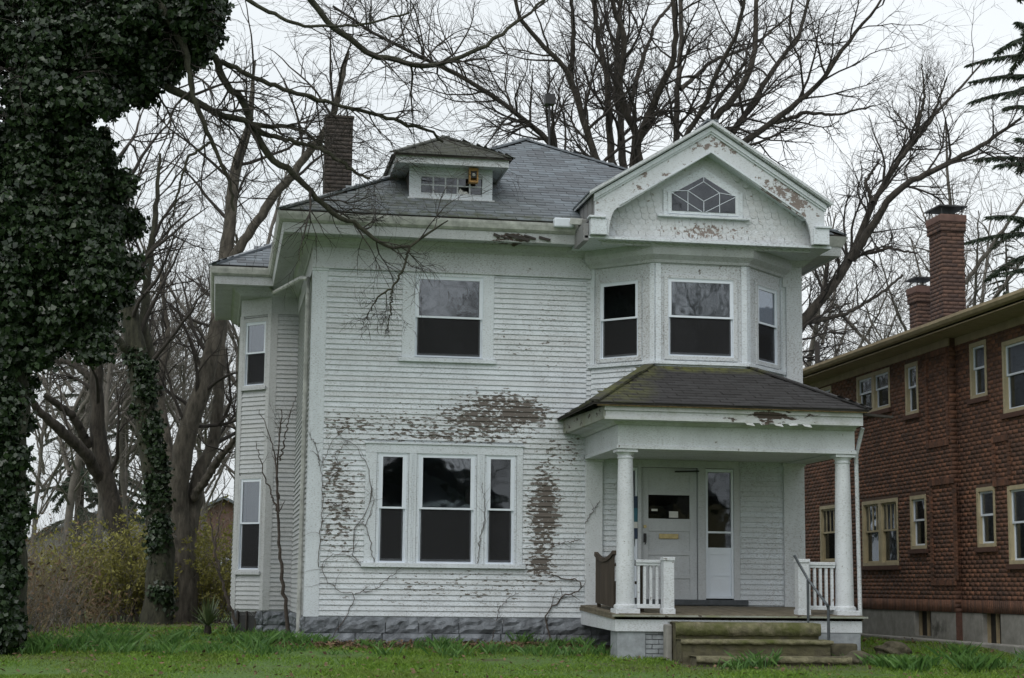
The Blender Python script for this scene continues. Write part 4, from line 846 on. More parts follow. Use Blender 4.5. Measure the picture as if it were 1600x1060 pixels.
# raised brick rectangles in the wall
for F, X, rects in ((FF, XF, [(1455, 757, 1496, 906), (1447, 556, 1483, 690)]), (FN, XN, [(1552, 690, 1580, 750)])):
    for rc in rects[:2]:
        a0, a1, z0, z1 = bw(*rc, X, F); m = MB()
        n = int((z1 - z0) / 0.0755)
        for k in range(n):
            for a in (a0, a1 - .1): m.fbox(F, a, a + .1, 0.0, 0.028, z0 + k * .0755, z0 + k * .0755 + .066)
        n = int((a1 - a0) / 0.0755)
        for k in range(n):
            for zz in (z0 - .1, z1): m.fbox(F, a0 + k * .0755, a0 + k * .0755 + .066, 0.0, 0.028, zz, zz + .1)
        m.obj('brick_panel_border', 'brick', bh, kind='stuff')
# eaves, gutter, low roof
EO = 0.55
for (y0, y1, X) in ((-5.25, YE, XF),):
    MB().box(X - EO, XN + .3, y0, y1, ZW, ZW + .03).obj('eave_soffit', 'tan_soffit', bh)
    MB().box(X - EO, X - EO + .03, y0, y1, ZW - .02, ZW + .14).obj('eave_fascia', 'tan_soffit', bh)
    sweep(MB(), [(X - EO, y1), (X - EO, y0)], [(0.001, ZW + .03), (0.08, ZW + .05), (0.12, ZW + .1), (0.12, ZW + .15), (0.001, ZW + .13)]).obj('eave_gutter', 'tan_soffit', bh, smooth=False)
MB().box(XF - .02, XF + .005, YJ - .02, YE, ZW - .14, ZW - .001).box(XN - .02, XN + .005, -5, YJ - .03, ZW - .14, ZW - .001).obj('frieze_board', 'tan_soffit', bh)
e0, e1 = (XF - EO - .02, -5.3, ZW + .16), (XF - EO - .02, YE + .3, ZW + .16); t0, t1 = (XF + 4.6, -1, ZW + 1.55), (XF + 4.6, YE - 4, ZW + 1.55)
e2, e3 = (XN + 9.5, -5.3, ZW + .16), (XN + 9.5, YE + .3, ZW + .16)
br = MB().slab([e0, e1, t1, t0], .08).slab([e2, e0, t0], .08).slab([e1, e3, t1], .08).slab([e3, e2, t0, t1], .08).obj('brick_house_roof', 'roof_shingle', bh)
# chimneys
def chim(cx0, cx1, cy0, cy1, z0, z1, nm):
    c_ = MB().box(cx0 - .05, cx1 + .05, cy0 - .05, cy1 + .05, z1, z1 + .15).obj('chimney', 'clay', bh, .02)
    brickbox(cx0, cx1, cy0, cy1, z0, z1 - .18, .21, .0755, .011, 'chimney_brick', 'brick_mortar', c_)
    brickbox(cx0 - .03, cx1 + .03, cy0 - .03, cy1 + .03, z1 - .179, z1 - .002, .21, .0755, .011, 'chimney_brick', 'brick_mortar', c_)
    MB().box(cx0 + .08, cx1 - .08, cy0 + .08, cy1 - .08, z1 + .15, z1 + .19).obj('flue', 'dark_edge', c_)
    cp = MB()
    for x in (cx0 + .02, cx1 - .02):
        for y in (cy0 + .02, cy1 - .02): cp.tube([(x, y, z1 + .15), (x, y, z1 + .3)], .012, 5)
    cp.box(cx0 - .06, cx1 + .06, cy0 - .06, cy1 + .06, z1 + .3, z1 + .33).obj('chimney_cap', 'black_metal', c_)
c0 = onX(1471, 345, 12.35); sc_ = c0[1]
chim(12.35, 12.35 + .46, sc_, sc_ + .62, 5.4, c0[2] - .02, 'chimney')
c1 = onX(1433, 458, 12.5); chim(12.5, 12.82, c1[1], c1[1] + .42, 5.4, c1[2], 'chimney')
MB().box(12.3, 13.0, sc_ - .2, sc_ - .02, 5.5, 6.05).obj('flashing', 'clay', bh)
c2 = onX(1277, 545, 11.9); MB().tube([(11.9, c2[1], 5.4), (11.9, c2[1], c2[2] + .15)], .06).obj('vent_pipe', 'dark_edge', bh)
# small things by the brick house
gm = thing('gas_meter', 'grey gas meter with pipes at the foot of the brick wall', 'gas meter', (11.2, 7.0, 0))
q = onY(1362, 938, 6.4); gxx = q[0]
MB().box(gxx - .16, gxx + .16, 6.35, 6.6, q[2] - .16, q[2] + .12).obj('body', 'pipe_metal', gm, .03); MB().tube([(gxx - .1, 6.47, q[2] + .12), (gxx - .1, 6.47, q[2] + .25), (gxx + .25, 6.47, q[2] + .25), (gxx + .25, 6.47, -0.05)], .03).obj('pipe', 'pipe_metal', gm); MB().lathe(gxx, 6.36, [(0.01, q[2] - .05), (.07, q[2] - .04), (.07, q[2] + .04), (.01, q[2] + .05)], 12).obj('dial', 'gutter_metal', gm); MB().tube([(gxx - .1, 6.47, -.05), (gxx - .1, 6.47, q[2] - .16)], .03).obj('pipe', 'pipe_metal', gm)
kb = MB().box(10.9, 11.15, -6, 18, -0.1, 0.05).obj('concrete_edging', 'concrete', None, .02); tag(kb, 'low concrete edging strip along the brick house', 'edging')
def rock(x, y, z, s, label):
    bm = bmesh.new(); bmesh.ops.create_icosphere(bm, subdivisions=4, radius=1); o_ = [random.random() * 9 for _ in range(3)]
    for v in bm.verts:
        c = v.co; k = 1 + 0.22 * math.sin(c.x * 2.6 + o_[0]) * math.cos(c.y * 3.1 + o_[1]) + 0.1 * math.sin(c.z * 7 + c.x * 5 + o_[2]) + random.uniform(-.02, .02)
        v.co = Vector((c.x * s[0] * k, c.y * s[1] * k, max(-.3, c.z) * s[2] * k))
    m = bpy.data.meshes.new('rock'); bm.to_mesh(m); bm.free(); m.materials.append(MATS['step_concrete']); o = bpy.data.objects.new('rock', m); put(o); o.location = (x, y, z); tag(o, label, 'rock')
p = onY(1396, 1026, -1.6); rock(p[0], -1.6, gz(0, -1.6) + .02, (.26, .2, .16), 'rough brown rock in the grass right of the porch')
p = onY(1330, 1030, -3.0); rock(p[0], -3.1, gz(0, -3.1) + .0, (.3, .2, .14), 'broken concrete lump at the right end of the steps')

# ================================================================== TREES
def resample(pts, rad, n, jit=0.0):
    P = np.array(pts, float); d = np.concatenate([[0], np.cumsum(np.linalg.norm(np.diff(P, axis=0), axis=1))]); t = np.linspace(0, d[-1], n)
    Q = np.stack([np.interp(t, d, P[:, i]) for i in range(3)], 1); Q[1:-1] = 0.25 * Q[:-2] + 0.5 * Q[1:-1] + 0.25 * Q[2:]
    if jit: Q[1:-1] += RNG.normal(0, jit, (n - 2, 3))
    return Q, np.interp(t, np.linspace(0, d[-1], len(rad)), rad)
def tubes(P, Rr, S_):                   # P (N,n,3) R (N,n)
    N, n, _ = P.shape; T = np.gradient(P, axis=1); T /= np.linalg.norm(T, axis=2, keepdims=True) + 1e-9
    a = np.cross(T, np.array((.31, .52, .79))); a /= np.linalg.norm(a, axis=2, keepdims=True) + 1e-9; b = np.cross(T, a)
    an = np.arange(S_) * 2 * math.pi / S_
    V = P[:, :, None, :] + Rr[:, :, None, None] * (a[:, :, None, :] * np.cos(an)[None, None, :, None] + b[:, :, None, :] * np.sin(an)[None, None, :, None])
    i, k, j = np.meshgrid(np.arange(N), np.arange(n - 1), np.arange(S_), indexing='ij'); j2 = (j + 1) % S_
    base = i * n * S_
    Q = np.stack([base + k * S_ + j, base + k * S_ + j2, base + (k + 1) * S_ + j2, base + (k + 1) * S_ + j], -1).reshape(-1, 4)
    return V.reshape(-1, 3), Q
def join(parts):
    V, Q, o = [], [], 0
    for v, q in parts: V.append(v); Q.append(q + o); o += len(v)
    return np.concatenate(V), np.concatenate(Q)
def grow(p0, d, L, r0, n, wander, up, taper=0.25):
    N = len(p0); P = np.zeros((N, n, 3)); P[:, 0] = p0; d = d / np.linalg.norm(d, axis=1, keepdims=True); s = (L / (n - 1))[:, None]
    for k in range(1, n):
        d = d + RNG.normal(0, wander, (N, 3)) + np.array((0, 0, up)); d /= np.linalg.norm(d, axis=1, keepdims=True); P[:, k] = P[:, k - 1] + d * s
    return P, r0[:, None] * np.linspace(1, taper, n)[None, :]
def spawn(P, Rr, k, lr, ang, tmin, rr=0.55, rmin=0.0035):
    N, n, _ = P.shape; idx = np.repeat(np.arange(N), k); t = RNG.uniform(tmin, 0.97, len(idx)) * (n - 1); i0 = np.minimum(t.astype(int), n - 2); f = (t - i0)[:, None]
    p = P[idx, i0] * (1 - f) + P[idx, i0 + 1] * f; tg = P[idx, i0 + 1] - P[idx, i0]; tg /= np.linalg.norm(tg, axis=1, keepdims=True) + 1e-9
    rv = RNG.normal(0, 1, (len(idx), 3)); rv -= tg * np.sum(rv * tg, axis=1, keepdims=True); rv /= np.linalg.norm(rv, axis=1, keepdims=True) + 1e-9
    an = RNG.uniform(ang[0], ang[1], len(idx))[:, None]; d = tg * np.cos(an) + rv * np.sin(an)
    plen = np.linalg.norm(np.diff(P, axis=1), axis=2).sum(1)[idx]
    L = np.minimum(plen * RNG.uniform(lr[0], lr[1], len(idx)), lr[2]); rl = Rr[idx, i0]
    return p, d, L, np.maximum(np.minimum(rl * rr, 0.02 * L + 0.004), rmin)
def bare_tree(name, label, limbs, group=None, k=(9, 6, 4), lens=((.25, .6, 2.6), (.3, .7, 1.3), (.3, .8, .7)), up=0.03, mats=('bark', 'twig'), wander=0.16, rmin=0.004, tmin=0.25, loc=None, sides=11):
    # limbs: list of (pts3d, radii)
    loc = loc or tuple(limbs[0][0][0]); root = thing(name, label, 'tree', loc, group)
    n0 = 34; P = []; Rr = []
    for pts, rad in limbs:
        a, b = resample(pts, rad, n0, 0.012); P.append(a); Rr.append(b)
    P, Rr = np.array(P), np.array(Rr)
    tv, tq = tubes(P, Rr, sides); rr_ = np.repeat(Rr.reshape(-1), sides); tv = tv + RNG.normal(0, 1, tv.shape) * (rr_ * .055)[:, None]
    np_obj('trunk', tv, tq, mats[0], root, True)
    parts = []
    lens0 = np.linalg.norm(np.diff(P, axis=1), axis=2).sum(1)
    idx = np.repeat(np.arange(len(P)), np.maximum(1, (lens0 * k[0] / 4).astype(int)))
    p, d, L, r = spawn(P[idx], Rr[idx], 1, lens[0], (.45, 1.15), tmin, 0.5, rmin); P1, R1 = grow(p, d, L, r, 9, wander, up); parts.append(tubes(P1, R1, 4))
    p, d, L, r = spawn(P1, R1, k[1], lens[1], (.4, 1.0), .2, .6, rmin); P2, R2 = grow(p, d, L, r, 6, wander * 1.1, up); parts.append(tubes(P2, R2, 3))
    if k[2]:
        p, d, L, r = spawn(P2, R2, k[2], lens[2], (.4, 1.0), .15, .7, rmin); P3, R3 = grow(p, d, L, r, 4, wander * 1.2, up); parts.append(tubes(P3, R3, 3))
    np_obj('crown', *join(parts), mats[1], root)
    return root
def pl(pts, Y0, Y1=None):               # pixel polyline at a depth that runs from Y0 to Y1
    Y1 = Y0 if Y1 is None else Y1; n = len(pts)
    return [tuple(onY(x, y, Y0 + (Y1 - Y0) * i / max(1, n - 1))) for i, (x, y) in enumerate(pts)]
def rp(Y, *px): k = (Y + 27) / 2700; return [a * k for a in px]
# --- T5: big many-stemmed tree behind the house
Y5 = 15.0; base5 = onY(1015, 940, Y5); b5 = (base5[0], Y5, -0.1); fk = tuple(onY(1012, 400, Y5))
st5 = [([(928, 244), (912, 188), (896, 136), (886, 108), (852, 76), (824, 44), (808, 24), (802, -30)], 8, 3, -2), ([(892, 125), (893, 104), (896, 52), (890, -40)], 6, 3, -1), ([(954, 252), (950, 160), (948, 112), (936, 72), (922, -40)], 8, 4, 1),
       ([(972, 256), (970, 192), (962, 144), (966, 60), (975, -40)], 8, 4, 2), ([(988, 260), (996, 212), (980, 180), (966, 136), (974, 96), (976, 52), (960, 20), (954, -40)], 9, 4, -1), ([(994, 225), (1020, 168), (1036, 128), (1052, 100), (1056, 52), (1046, -40)], 9, 4, -2),
       ([(982, 178), (996, 116), (1012, 72), (1024, 36), (1064, -10)], 6, 3, 3), ([(1056, 225), (1058, 160), (1062, 100), (1064, 50), (1062, -50)], 7, 4, 3), ([(1070, 216), (1104, 160), (1120, 112), (1150, 60), (1170, -30)], 6, 3, -3), ([(1100, 206), (1144, 156), (1168, 124), (1180, 76), (1182, -40)], 9, 4, 0),
       ([(1140, 212), (1168, 176), (1200, 120), (1220, 92), (1248, 64), (1270, -30)], 8, 3, 2), ([(1150, 232), (1200, 196), (1248, 160), (1288, 124), (1316, 76), (1360, 24), (1390, -20)], 8, 2, -3), ([(1064, 140), (1112, 96), (1176, 72), (1240, 20)], 5, 2, 4), ([(1200, 196), (1260, 176), (1304, 180), (1368, 166)], 5, 1.5, -2)]
lim5 = [([b5, tuple(onY(1012, 700, Y5)), fk], rp(Y5, 34, 26, 22))]
for pts, r0, r1, dy in st5:
    q = pl(pts, Y5 + dy * .3, Y5 + dy); first = pts[0][1] > 200
    if first: q = [fk] + q
    lim5.append((q, [a * .8 for a in rp(Y5, *( [r0 + 3] if first else []), r0, (r0 + r1) / 2, r1)]))
bare_tree('large_bare_tree', 'large many-stemmed bare tree rising behind the house roof', lim5, k=(6, 6, 6), lens=((.2, .5, 2.4), (.35, .8, 1.3), (.35, .8, .7)), tmin=.3)
# --- T6: limb from behind the ridge going left
Y6 = 12.5; b6 = onY(960, 930, Y6)
bare_tree('leaning_bare_tree', 'bare tree limb slanting up left from behind the roof ridge', [([(b6[0], Y6, -.1), tuple(onY(930, 420, Y6)), tuple(onY(874, 231, Y6))] + pl([(825, 192), (790, 164), (755, 140), (700, 108), (640, 80), (575, 50), (520, 10)], Y6, Y6 - 2), rp(Y6, 20, 12, 7, 6, 5, 4, 3, 2))], k=(16, 6, 4), lens=((.08, .22, 2.4), (.35, .8, 1.3), (.35, .8, .7)), tmin=.4)
# --- T7: tree behind the right corner
Y7 = 15.0; b7 = onY(1165, 935, Y7)
l7 = [([(b7[0], Y7, -.1), tuple(onY(1190, 650, Y7)), tuple(onY(1247, 507, Y7))] + pl([(1284, 470), (1327, 412), (1353, 343), (1364, 317), (1395, 264), (1432, 206), (1496, 143), (1538, 95)], Y7, Y7 + 1), rp(Y7, 22, 17, 13, 12, 10, 8, 6, 5, 4, 2.5, 1.5)),
      (pl([(1330, 407), (1369, 343), (1401, 296), (1454, 269), (1528, 232), (1596, 185)], Y7, Y7 - 2), rp(Y7, 8, 6, 5, 4, 2)), (pl([(1250, 508), (1322, 491), (1374, 460), (1410, 430)], Y7, Y7 + 1), rp(Y7, 4, 3, 2)), (pl([(1345, 398), (1390, 388), (1432, 396)], Y7, Y7 - 1), rp(Y7, 3.5, 2.5, 1.5)), (pl([(1364, 317), (1352, 285), (1375, 250)], Y7, Y7 + 1), rp(Y7, 4, 3, 1.5)), (pl([(1432, 206), (1445, 150), (1440, 100)], Y7, Y7), rp(Y7, 4, 2, 1)), (pl([(1395, 264), (1455, 190), (1480, 120)], Y7, Y7 - 1), rp(Y7, 4, 3, 1))]
bare_tree('bare_tree', 'bare tree leaning right from behind the house above the brick roof', l7, k=(10, 6, 5), lens=((.2, .5, 2.0), (.35, .8, 1.2), (.35, .8, .6)), tmin=.3)
# --- left group
Y2 = 11.0
bare_tree('ivy_trunk_tree', 'bare tree with ivy climbing its lower trunk beside the side lawn', [(pl([(245, 985), (253, 853), (247, 772), (230, 669), (216, 565), (196, 450), (178, 330), (165, 200)], Y2), rp(Y2, 26, 20, 18, 17, 15, 12, 9, 6)), (pl([(227, 640), (236, 565), (224, 507), (230, 430), (245, 330), (250, 240)], Y2, Y2 + 1), rp(Y2, 9, 8, 7, 6, 4, 2)), (pl([(208, 560), (180, 525), (155, 507), (120, 495)], Y2, Y2 - 1), rp(Y2, 7, 6, 5, 3))], k=(5, 5, 4), mats=('bark_moss', 'twig'), tmin=.45)
Y3 = 14.0
bare_tree('dark_leaning_tree', 'dark forked bare tree leaning left at the edge of the thicket', [(pl([(206, 960), (201, 893), (184, 824), (167, 760), (152, 680), (150, 594), (152, 507), (158, 400)], Y3), rp(Y3, 18, 16, 15, 13, 11, 10, 9, 6)), (pl([(160, 755), (138, 714), (103, 680), (63, 645), (30, 600)], Y3, Y3 - 2), rp(Y3, 9, 9, 8, 6, 4)), (pl([(140, 700), (115, 651), (69, 617)], Y3, Y3 - 1), rp(Y3, 7, 6, 4)), (pl([(150, 598), (115, 568), (80, 562), (50, 540)], Y3, Y3 + 1), rp(Y3, 6, 5, 3))], k=(5, 5, 4), tmin=.35)
Y4 = 13.0
l4 = [(pl([(284, 985), (286, 870), (278, 772), (288, 680), (316, 611), (340, 519), (345, 470), (354, 396), (363, 302), (366, 255), (387, 217), (399, 94)], Y4), rp(Y4, 26, 23, 17, 16, 15, 13, 12, 11, 9, 8, 5, 1.5)), (pl([(290, 870), (299, 807), (311, 738), (334, 692), (342, 623), (345, 554), (352, 480)], Y4, Y4 + 1), rp(Y4, 14, 12, 10, 9, 8, 5)), (pl([(302, 778), (340, 720), (368, 686)], Y4, Y4 - 1), rp(Y4, 7, 6, 4)),
      (pl([(350, 430), (372, 390), (400, 350), (425, 310), (455, 275), (485, 235), (507, 210), (522, 175), (545, 80)], Y4, Y4 - 1.5), rp(Y4, 9, 8, 7, 7, 6, 6, 5, 4, 2)), (pl([(278, 772), (262, 700), (250, 610), (262, 520), (250, 420)], Y4, Y4 + 2), rp(Y4, 8, 7, 6, 4, 2))]
bare_tree('twin_stem_tree', 'tall grey twin-stemmed tree with a broken snag left of the house', l4, k=(4, 5, 4), mats=('bark_pale', 'twig'), tmin=.3)
# --- foreground ivy tree with overhanging limbs
YI = -2.0
li = [(pl([(5, 1010), (12, 800), (18, 560), (40, 300), (70, 100), (90, -60)], YI), rp(YI, 34, 28, 26, 24, 20, 14)),
      (pl([(60, 150), (150, 100), (226, 108), (264, 137), (302, 156), (340, 177), (387, 191), (420, 199), (445, 196), (470, 202), (497, 222), (512, 238)], YI, YI + .4), rp(YI, 9, 8, 7.5, 7, 7, 6, 5, 4, 3, 2)),
      (pl([(387, 191), (400, 210), (415, 237), (432, 257), (455, 267), (470, 282), (490, 307), (507, 322), (532, 340), (562, 352), (582, 370), (602, 387), (637, 386), (668, 366), (700, 345)], YI + .3, YI + .3), rp(YI, 6.5, 6, 5.5, 5, 4.5, 4, 3.5, 3, 2.5, 2, 1)),
      (pl([(640, 386), (625, 431), (613, 452), (592, 461), (571, 497)], YI + .3), rp(YI, 2.2, 1.9, 1.5, .8)), (pl([(613, 452), (610, 494), (603, 522)], YI + .3), rp(YI, 1.5, 1.2, .7)),
      (pl([(392, 192), (417, 214), (440, 215), (455, 220), (475, 225), (505, 235), (525, 247), (550, 267), (578, 279)], YI + .2, YI), rp(YI, 4, 4, 3.5, 3, 2)), (pl([(70, 60), (200, 60), (307, 75), (340, 90), (347, 123), (377, 156), (392, 189)], YI, YI + .3), rp(YI, 9, 8, 7, 6.5, 6, 6)),
      (pl([(230, -40), (245, 0), (292, 80), (302, 155), (330, 222), (358, 278), (366, 330)], YI - .5, YI), rp(YI, 7, 6, 5, 4, 3, 2)), (pl([(330, 222), (293, 245), (278, 302), (264, 358)], YI - .2), rp(YI, 2.5, 2, 1)), (pl([(345, 95), (420, 132), (480, 150), (552, 171), (590, 178), (636, 196), (671, 201), (692, 222)], YI, YI + .8), rp(YI, 4, 4, 3.5, 3, 3, 3, 2)),
      (pl([(430, -60), (485, 0), (517, 42), (545, 60), (580, 86), (615, 93), (671, 105), (737, 84), (790, 50), (850, 0)], YI - .5, YI + .5), rp(YI, 6, 5, 5, 4.5, 4, 3.5, 3, 2)), (pl([(340, -40), (400, 10), (470, 40), (560, 40), (640, 20)], YI - 1), rp(YI, 4, 3, 2, 1.5))]
ivt = bare_tree('ivy_tree', 'huge ivy-smothered tree on the left reaching limbs over the house', li, k=(16, 6, 4), mats=('bark_moss', 'twig'), lens=((.12, .4, 1.3), (.35, .8, .7), (.35, .8, .4)), tmin=.35, up=-.02, rmin=.0032)
def leaves(name, centers, n, size, mat, parent, shell=0.55, flat=0.5, droop=0.3):
    C = np.array([c[:3] for c in centers]); Rd = np.array([c[3] for c in centers]); w_ = Rd ** 2.2; w_ = w_ / w_.sum()
    i = RNG.choice(len(C), n, p=w_); d = RNG.normal(0, 1, (n, 3)); d /= np.linalg.norm(d, axis=1, keepdims=True)
    # leaves gather in clumps on each lobe
    rr = Rd[i] * (shell + (1 - shell) * RNG.uniform(0, 1, n) ** .6); ph = d * 5.1 + i[:, None]
    rr *= 0.80 + 0.22 * (np.sin(ph[:, 0] * 1.7) * np.sin(ph[:, 1] * 1.9) + np.sin(ph[:, 2] * 2.3))
    p = C[i] + d * rr[:, None] * np.array((1, .8, 1)); nrm_ = d + RNG.normal(0, .7, (n, 3)); nrm_[:, 2] += .3; nrm_ /= np.linalg.norm(nrm_, axis=1, keepdims=True)
    t = np.cross(nrm_, RNG.normal(0, 1, (n, 3))); t[:, 2] -= droop; t /= np.linalg.norm(t, axis=1, keepdims=True); b = np.cross(nrm_, t); s = (size * RNG.uniform(.45, 1.5, n))[:, None]
    V = np.stack([p - t * s * .5, p + b * s * .48 - t * s * .12, p + t * s * .62 - nrm_ * s * .12, p - b * s * .48 - t * s * .12], 1).reshape(-1, 3)
    return np_obj(name, V, np.arange(4 * n).reshape(n, 4), mat, parent)
cen = []
def lobes(lst, Y, sp=0.5):
    for x, y, r in lst:
        q = onY(x, y, Y + random.uniform(-sp, sp)); cen.append((q[0], q[1], q[2], r * (Y + 27) / 2700))
for y in range(-20, 520, 42):
    xr = 330 if y < 60 else 250 if y < 130 else 175 if y < 200 else 200 if y < 260 else 205
    for x in range(-70, xr - 25, 46):
        if random.random() < .9: lobes([(x + random.uniform(-14, 14), y + random.uniform(-14, 14), random.uniform(32, 50))], YI + random.uniform(-.6, .6))
for x_ in range(180, 336, 22):
    for y in range(-20, int(np.interp(x_, [180, 250, 335], [170, 130, 70])), 26): lobes([(x_ + random.uniform(-8, 8), y + random.uniform(-8, 8), random.uniform(22, 32))], YI, .4)
for y in range(-10, 560, 24): lobes([(np.interp(y, [0, 300, 560], [75, 40, 18]) + random.uniform(-26, 26), y, random.uniform(36, 48)), (random.uniform(60, 150), y, random.uniform(32, 44))], YI - .6, .2)
lobes([(205, 350, 30), (200, 420, 30), (195, 290, 26), (150, 500, 36), (110, 520, 34), (60, 550, 40), (20, 560, 45), (190, 460, 26), (20, 620, 34), (40, 660, 22), (0, 700, 40), (30, 760, 22), (5, 820, 36), (20, 900, 26), (-10, 950, 50), (300, 30, 40), (320, 60, 26), (290, 90, 26), (240, 120, 26), (215, 150, 22), (170, 170, 24), (25, 480, 44), (75, 490, 40), (50, 600, 18)], YI)
leaves('ivy_leaves', cen, 300000, 0.07, 'ivy', ivt, .2)['kind'] = 'stuff'
cen = []
for y in range(520, 1010, 14): lobes([(random.uniform(-15, 26), y, random.uniform(24, 34)), (random.uniform(-60, -10), y, random.uniform(26, 36))], YI - .3, .2)
leaves('ivy_leaves', cen, 60000, 0.068, 'ivy', ivt, .5)['kind'] = 'stuff'
cen = []
for k in range(26):
    y = 560 + k * 16; x = np.interp(y, [565, 669, 772, 853, 985], [216, 230, 247, 253, 245]); lobes([(x + random.uniform(-8, 10), y, random.uniform(17, 24))], Y2 - .1, .15)
leaves('ivy_leaves', cen, 15000, 0.085, 'ivy', bpy.data.objects['ivy_trunk_tree'], .6)['kind'] = 'stuff'
# --- generated bare trees for the background, shared meshes
def gen_limbs(h, seed, spread=1.0):
    rg = np.random.default_rng(seed); L = [([(0, 0, -.2), (rg.normal(0, .1), rg.normal(0, .1), h * .25), (rg.normal(0, .25), rg.normal(0, .25), h * .55), (rg.normal(0, .4), rg.normal(0, .4), h)], [h * .011, h * .009, h * .006, h * .0015])]
    for i in range(9):
        z = h * rg.uniform(.22, .75); a = rg.uniform(0, 6.28); l_ = (h - z) * rg.uniform(.5, .85); s = spread * rg.uniform(.35, .8)
        L.append(([(0, 0, z), (math.cos(a) * l_ * s * .35, math.sin(a) * l_ * s * .35, z + l_ * .3), (math.cos(a) * l_ * s * .8, math.sin(a) * l_ * s * .8, z + l_ * .7), (math.cos(a) * l_ * s, math.sin(a) * l_ * s, z + l_)], [h * .005, h * .004, h * .0028, h * .001]))
    return L
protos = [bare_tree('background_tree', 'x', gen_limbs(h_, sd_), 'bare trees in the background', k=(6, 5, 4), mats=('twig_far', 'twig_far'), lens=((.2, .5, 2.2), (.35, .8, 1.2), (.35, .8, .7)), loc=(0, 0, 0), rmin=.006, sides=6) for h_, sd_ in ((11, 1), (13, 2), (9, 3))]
spots = [(150, 24, 1.0, 'thin bare tree behind the dark leaning tree'), (100, 28, 1.0, 'thin bare tree at far left beyond the ivy tree'), (60, 36, 1.1, 'pale distant tree low at far left'), (190, 30, .9, 'thin grey tree left of the ivy-clad trunk'), (225, 42, 1.0, 'far grey tree right of the dark leaning tree'), (270, 26, 1.05, 'thin bare tree behind the twin-stemmed tree'), (315, 38, 1.0, 'distant bare tree left of the wing eave'), (385, 30, 1.15, 'bare tree behind the wing roof'), (440, 34, 1.1, 'bare tree behind the chimney'), (235, 48, 1.2, 'hazy far tree between the two large trunks'), (1290, 26, 1.0, 'bare tree between the house and the brick roof'), (1345, 32, .95, 'distant bare tree above the brick house gutter'), (1395, 36, 1.0, 'distant bare tree left of the small brick chimney'), (1520, 26, 1.25, 'tall thin bare tree right of the brick chimney'), (1560, 30, 1.3, 'tall thin bare tree in front of the conifers'), (560, 40, 1.0, 'distant bare tree behind the dormer'), (1475, 40, 1.2, 'distant tree behind the tall brick chimney')]
used = set()
for i, (px, Y, s, lb) in enumerate(spots):
    q = onY(px, 915, Y); pr = protos[i % 3]
    if i % 3 not in used: o = pr; used.add(i % 3)
    else:
        o = pr.copy(); COL.objects.link(o)
        for c in pr.children:
            cc = c.copy(); COL.objects.link(cc); cc.parent = o; cc.matrix_parent_inverse = Matrix.Identity(4)
    o.location = (q[0], Y, 0); o.scale = (s, s, s); o.rotation_euler = (0, 0, i * 1.7); o['label'] = lb; o['group'] = 'bare trees in the background'
for c in protos: 
    for ch_ in c.children: ch_.matrix_parent_inverse = Matrix.Identity(4)
# trees across the street, behind the camera, seen only as reflections in the window glass
for i, (x, y, s) in enumerate(((11, -56, 1.7), (22, -58, 1.7), (3, -60, 1.6), (30, -60, 1.6))):
    pr = protos[i % 2]; o = pr.copy(); COL.objects.link(o); o.location = (x, y, -.75); o.scale = (s, s, s); o.rotation_euler = (0, 0, 2 + i)
    o['label'] = ('bare tree across the street mirrored in the upstairs window', 'bare tree across the street mirrored in the bay window', 'bare street tree mirrored in the left wing window', 'bare street tree mirrored in the right bay pane')[i]; o['group'] = 'bare trees across the street'
    for c in pr.children:
        cc = c.copy(); COL.objects.link(cc); cc.parent = o
# --- conifers at the right edge and far left
def conifer(px, Y, h, label, seed, droop=.35, wide=.32, dens=1.0, z0=.12, lmax=9):
    rg = np.random.default_rng(seed); q = onY(px, 920, Y); root = thing('conifer', label, 'tree', (q[0], Y, 0), 'conifers')
    MB().tube([(q[0], Y, -.2), (q[0], Y, h * .5), (q[0], Y, h)], [h * .018, h * .012, .02], 8).obj('trunk', 'bark', root)
    P = []; n = int(70 * dens)
    V = []; T = []
    for i in range(n):
        z = h * (z0 + (1 - z0) * (i / n)); a = rg.uniform(0, 6.28); l_ = (h - z) * wide * rg.uniform(.6, 1.15) + .3; l_ = min(l_, lmax * rg.uniform(.7, 1.1))
        u = np.linspace(0, 1, 10); pts = np.stack([q[0] + math.cos(a) * l_ * u, Y + math.sin(a) * l_ * u, z + .12 * l_ * u - droop * l_ * u ** 1.7 + rg.uniform(-.25, .25) * l_ * u], 1); P.append(pts)
        m = int(l_ * 190)
        uu = rg.uniform(.12, 1, m); c = np.stack([np.interp(uu, u, pts[:, k]) for k in range(3)], 1); tg = np.array((math.cos(a), math.sin(a), -.2)); sd = np.array((-math.sin(a), math.cos(a), 0))
        sg_ = rg.choice((-1, 1), m)[:, None]; ln = (rg.uniform(.1, .36, m) * (1.15 - .5 * uu) * min(1, l_ * .5))[:, None]
        d = tg * .6 + sd * sg_ * rg.uniform(.2, 1, (m, 1)) + np.array((0, 0, -1)) * rg.uniform(.1, .9, (m, 1)); w_ = np.cross(d, rg.normal(0, 1, (m, 3))); w_ /= np.linalg.norm(w_, axis=1, keepdims=True)
        V.append(np.stack([c - w_ * .012, c + d * ln * .5 - w_ * .026, c + d * ln, c + d * ln * .5 + w_ * .026], 1).reshape(-1, 3))
    P = np.array(P); np_obj('boughs', *tubes(P, np.tile(np.linspace(.03, .008, 10), (len(P), 1)), 4), 'bark', root)
    V = np.concatenate(V); np_obj('needles', V, np.arange(len(V)).reshape(-1, 4), 'needles', root, kind='stuff')
conifer(1655, 22, 25, 'dark drooping conifer at the right edge above the brick roof', 4, .3, .33, 1.25, .2, 3.0)
conifer(1588, 30, 13.5, 'smaller dark conifer behind the brick house ridge', 5, .4, .3, 1.2)
conifer(118, 44, 12.5, 'ragged dark conifer seen between the trunks at left', 6, .45, .3, .8, .25)
